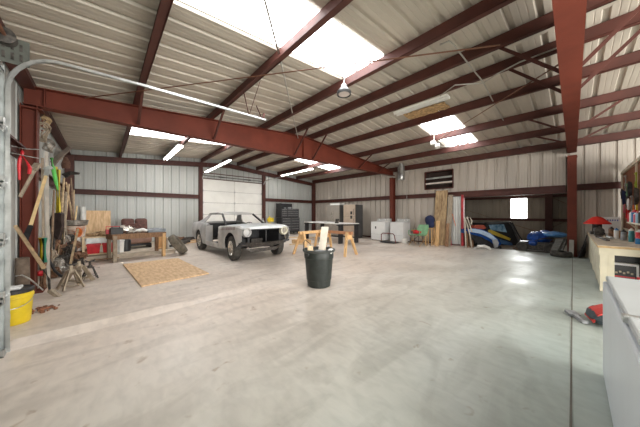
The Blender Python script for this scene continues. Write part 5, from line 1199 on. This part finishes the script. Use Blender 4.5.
for i in range(9):
    rows.append([(-.10 + .08 * j + random.uniform(-.02, .02) + .15, -.5 + .125 * i, .0 - .01 * math.sin(3 * i + j)) for j in range(6)])
g = G(); g.grid([[(r[0] - .30, r[1], r[2] + .02) for r in row] for row in rows]); g.build('sheet', INSUL, o, solid=.03)
hb = P(344, 95, 4.05)
o = thing('high_bay_lamp', 'round black rimmed ceiling lamp hanging below the skylight edge', 'light', hb)
g = G(); g.lathe([(.085, .02), (.12, .0), (.125, .02), (.125, .05), (.09, .09), (.05, .15), (.03, .17), (0, .17)], n=28); g.build('housing', mat('black_lamp_ring', (.05, .05, .05), .4, .3), o, smooth=True)
g = G(); g.lathe([(.095, .012), (.09, .008), (0, .008)], n=28); g.build('lens', LENS, o, smooth=True)
g = G(); g.lathe([(.05, .10), (.055, .16), (.02, .20), (.012, .20)], n=16); g.tube([(0, 0, .2), (0.02, 0, .34)], .012, 6); g.build('bracket', GALV, o)
o = thing('work_lamp', 'small white twin head lamp below the pair of small skylights', 'light', P(434, 145, 7.3)); 
g = G(); g.box((-.06, 0, .05), (.14, .14, .12)); g.box((.12, -.05, -.02), (.16, .14, .12), (0, .3, .4)); g.build('lamp_head', LAMPW, o, bevel=.02)
g = G(); g.tube([(0, 0, .1), (0, 0, .62)], .012, 6); g.tube([(.1, 0, 0), (.5, -.3, -.03)], .012, 6); g.build('stem', LAMPW, o)
def wire(pts, r, m, lab, name='ceiling_conduit', cat='conduit'):
    return single(G().tube(pts, r, 6), name, m, lab, cat, smooth=True)
wire([P(440, 45, 3.342), P(449, 41, 3.342), P(454, 45, 3.390), P(470, 66, 3.915), P(480, 78, 4.250), P(484, 84, 4.393), P(496, 107, 5.444), P(508, 129, 6.685)], .012, WIRE, 'grey conduit crossing the purlins from the door side to the far skylights')
wire([P(440, 96, 4.679), P(455, 85, 4.536), P(470, 84, 4.441), P(483, 83, 4.393), P(497, 74, 4.154), P(520, 62, 3.915), P(560, 47, 3.629), P(592, 36, 3.438), P(626, 24, 3.247)], .012, WIRE, 'grey conduit running under the ridge purlins to the overhead beam')
wire([P(262, -10, 2.4), P(280, 58, 3.7), P(298, 138, 7.55)], .014, WIRE, 'thin dark wire slanting down across the big skylight', 'ceiling_wire', 'wire')
wire([P(85, 98, 4.2), P(500, 45, 3.05), ], .010, ROD, 'long rusty brace rod crossing the roof in front of the big skylight', 'brace_rod', 'brace rod')
wire([P(433, 143, 7.4), P(558, 65, 3.6)], .012, ROD, 'rusty brace rod crossing beneath the small skylights', 'brace_rod', 'brace rod')
wire([P(452, 158, 9.6), P(461, 165, 10.4), P(463, 188, 10.9)], .012, mat('orange_cord', (.5, .12, .05), .6), 'thin orange cord hanging on the wall over the red jamb', 'hanging_wire', 'cord')
wire([P(617, 143, 7.4), P(618, 152, 7.35), P(621, 160, 7.3), P(619, 168, 7.25)], .010, mat('dim_grey_cable', (.2, .19, .17), .6), 'grey cable snaking down the wall above the tool board', 'hanging_cable', 'cable')
for x, y, l in ((11.5, 2.6, 'small bright puck light on the lean-to ceiling nearest the jamb'), (11.9, 1.95, 'small bright puck light on the lean-to ceiling nearer the window')):
    single(G().lathe([(.09, 0), (.09, .03), (0, .03)], n=16), 'puck_light', mat('puck_lamp', (.8, .8, .78), .4, emit=((1, .97, .9), 1.2)), l, 'light', 'puck lights in the bay', loc=(x, y, 2.62 - (x - XR) * .05 - .035))
# ------------------------------------------------------------ outside ground
g = G(); g.bb(-30, 40, -40, 40, -.5, -.40); struct(g, 'ground_outside', mat('pale_gravel', (.45, .42, .37), .9, 0, .15, 3))
# ------------------------------------------------------------ light
w = bpy.data.worlds.new('World'); SC.world = w; w.use_nodes = True
bg = w.node_tree.nodes['Background']; bg.inputs['Color'].default_value = (.86, .93, 1, 1); bg.inputs['Strength'].default_value = 1.3
def area(name, loc, rot, sx, sy, power, col=(1, 1, 1)):
    l = bpy.data.lights.new(name, 'AREA'); l.shape = 'RECTANGLE'; l.size = sx; l.size_y = sy; l.energy = power; l.color = col
    o = bpy.data.objects.new(name, l); COL.objects.link(o); o.location = loc; o.rotation_euler = rot; return o
area('daylight_end_door', (3.6, YB - .3, 1.5), (R(90), 0, 0), 4.8, 3.0, 520, (1, .97, .92))
area('daylight_side_door', (XL - .25, -3.6, 1.5), (0, R(-90), 0), 3.0, 4.0, 360, (1, .94, .86))
area('window_glow', (14.97, 1.81, 1.56), (0, R(90), 0), 1.0, .6, 25, (.97, 1, .98))
# ------------------------------------------------------------ camera
cam = bpy.data.cameras.new('camera'); co = bpy.data.objects.new('camera', cam); COL.objects.link(co)
cam.sensor_fit = 'HORIZONTAL'; cam.sensor_width = 36; cam.lens = 36 * FPX / 640; cam.clip_start = .02; cam.clip_end = 200
co.location = (0, 0, CAMH); co.rotation_euler = (R(90), 0, -math.atan2(SA, CA)); SC.camera = co
vs = SC.view_settings; SC.display_settings.display_device = 'sRGB'; vs.view_transform = 'Standard'; vs.look = 'None'; vs.gamma = 1; vs.exposure = 0.88; vs.use_curve_mapping = False
SC.cycles.max_bounces = 10; SC.cycles.diffuse_bounces = 6
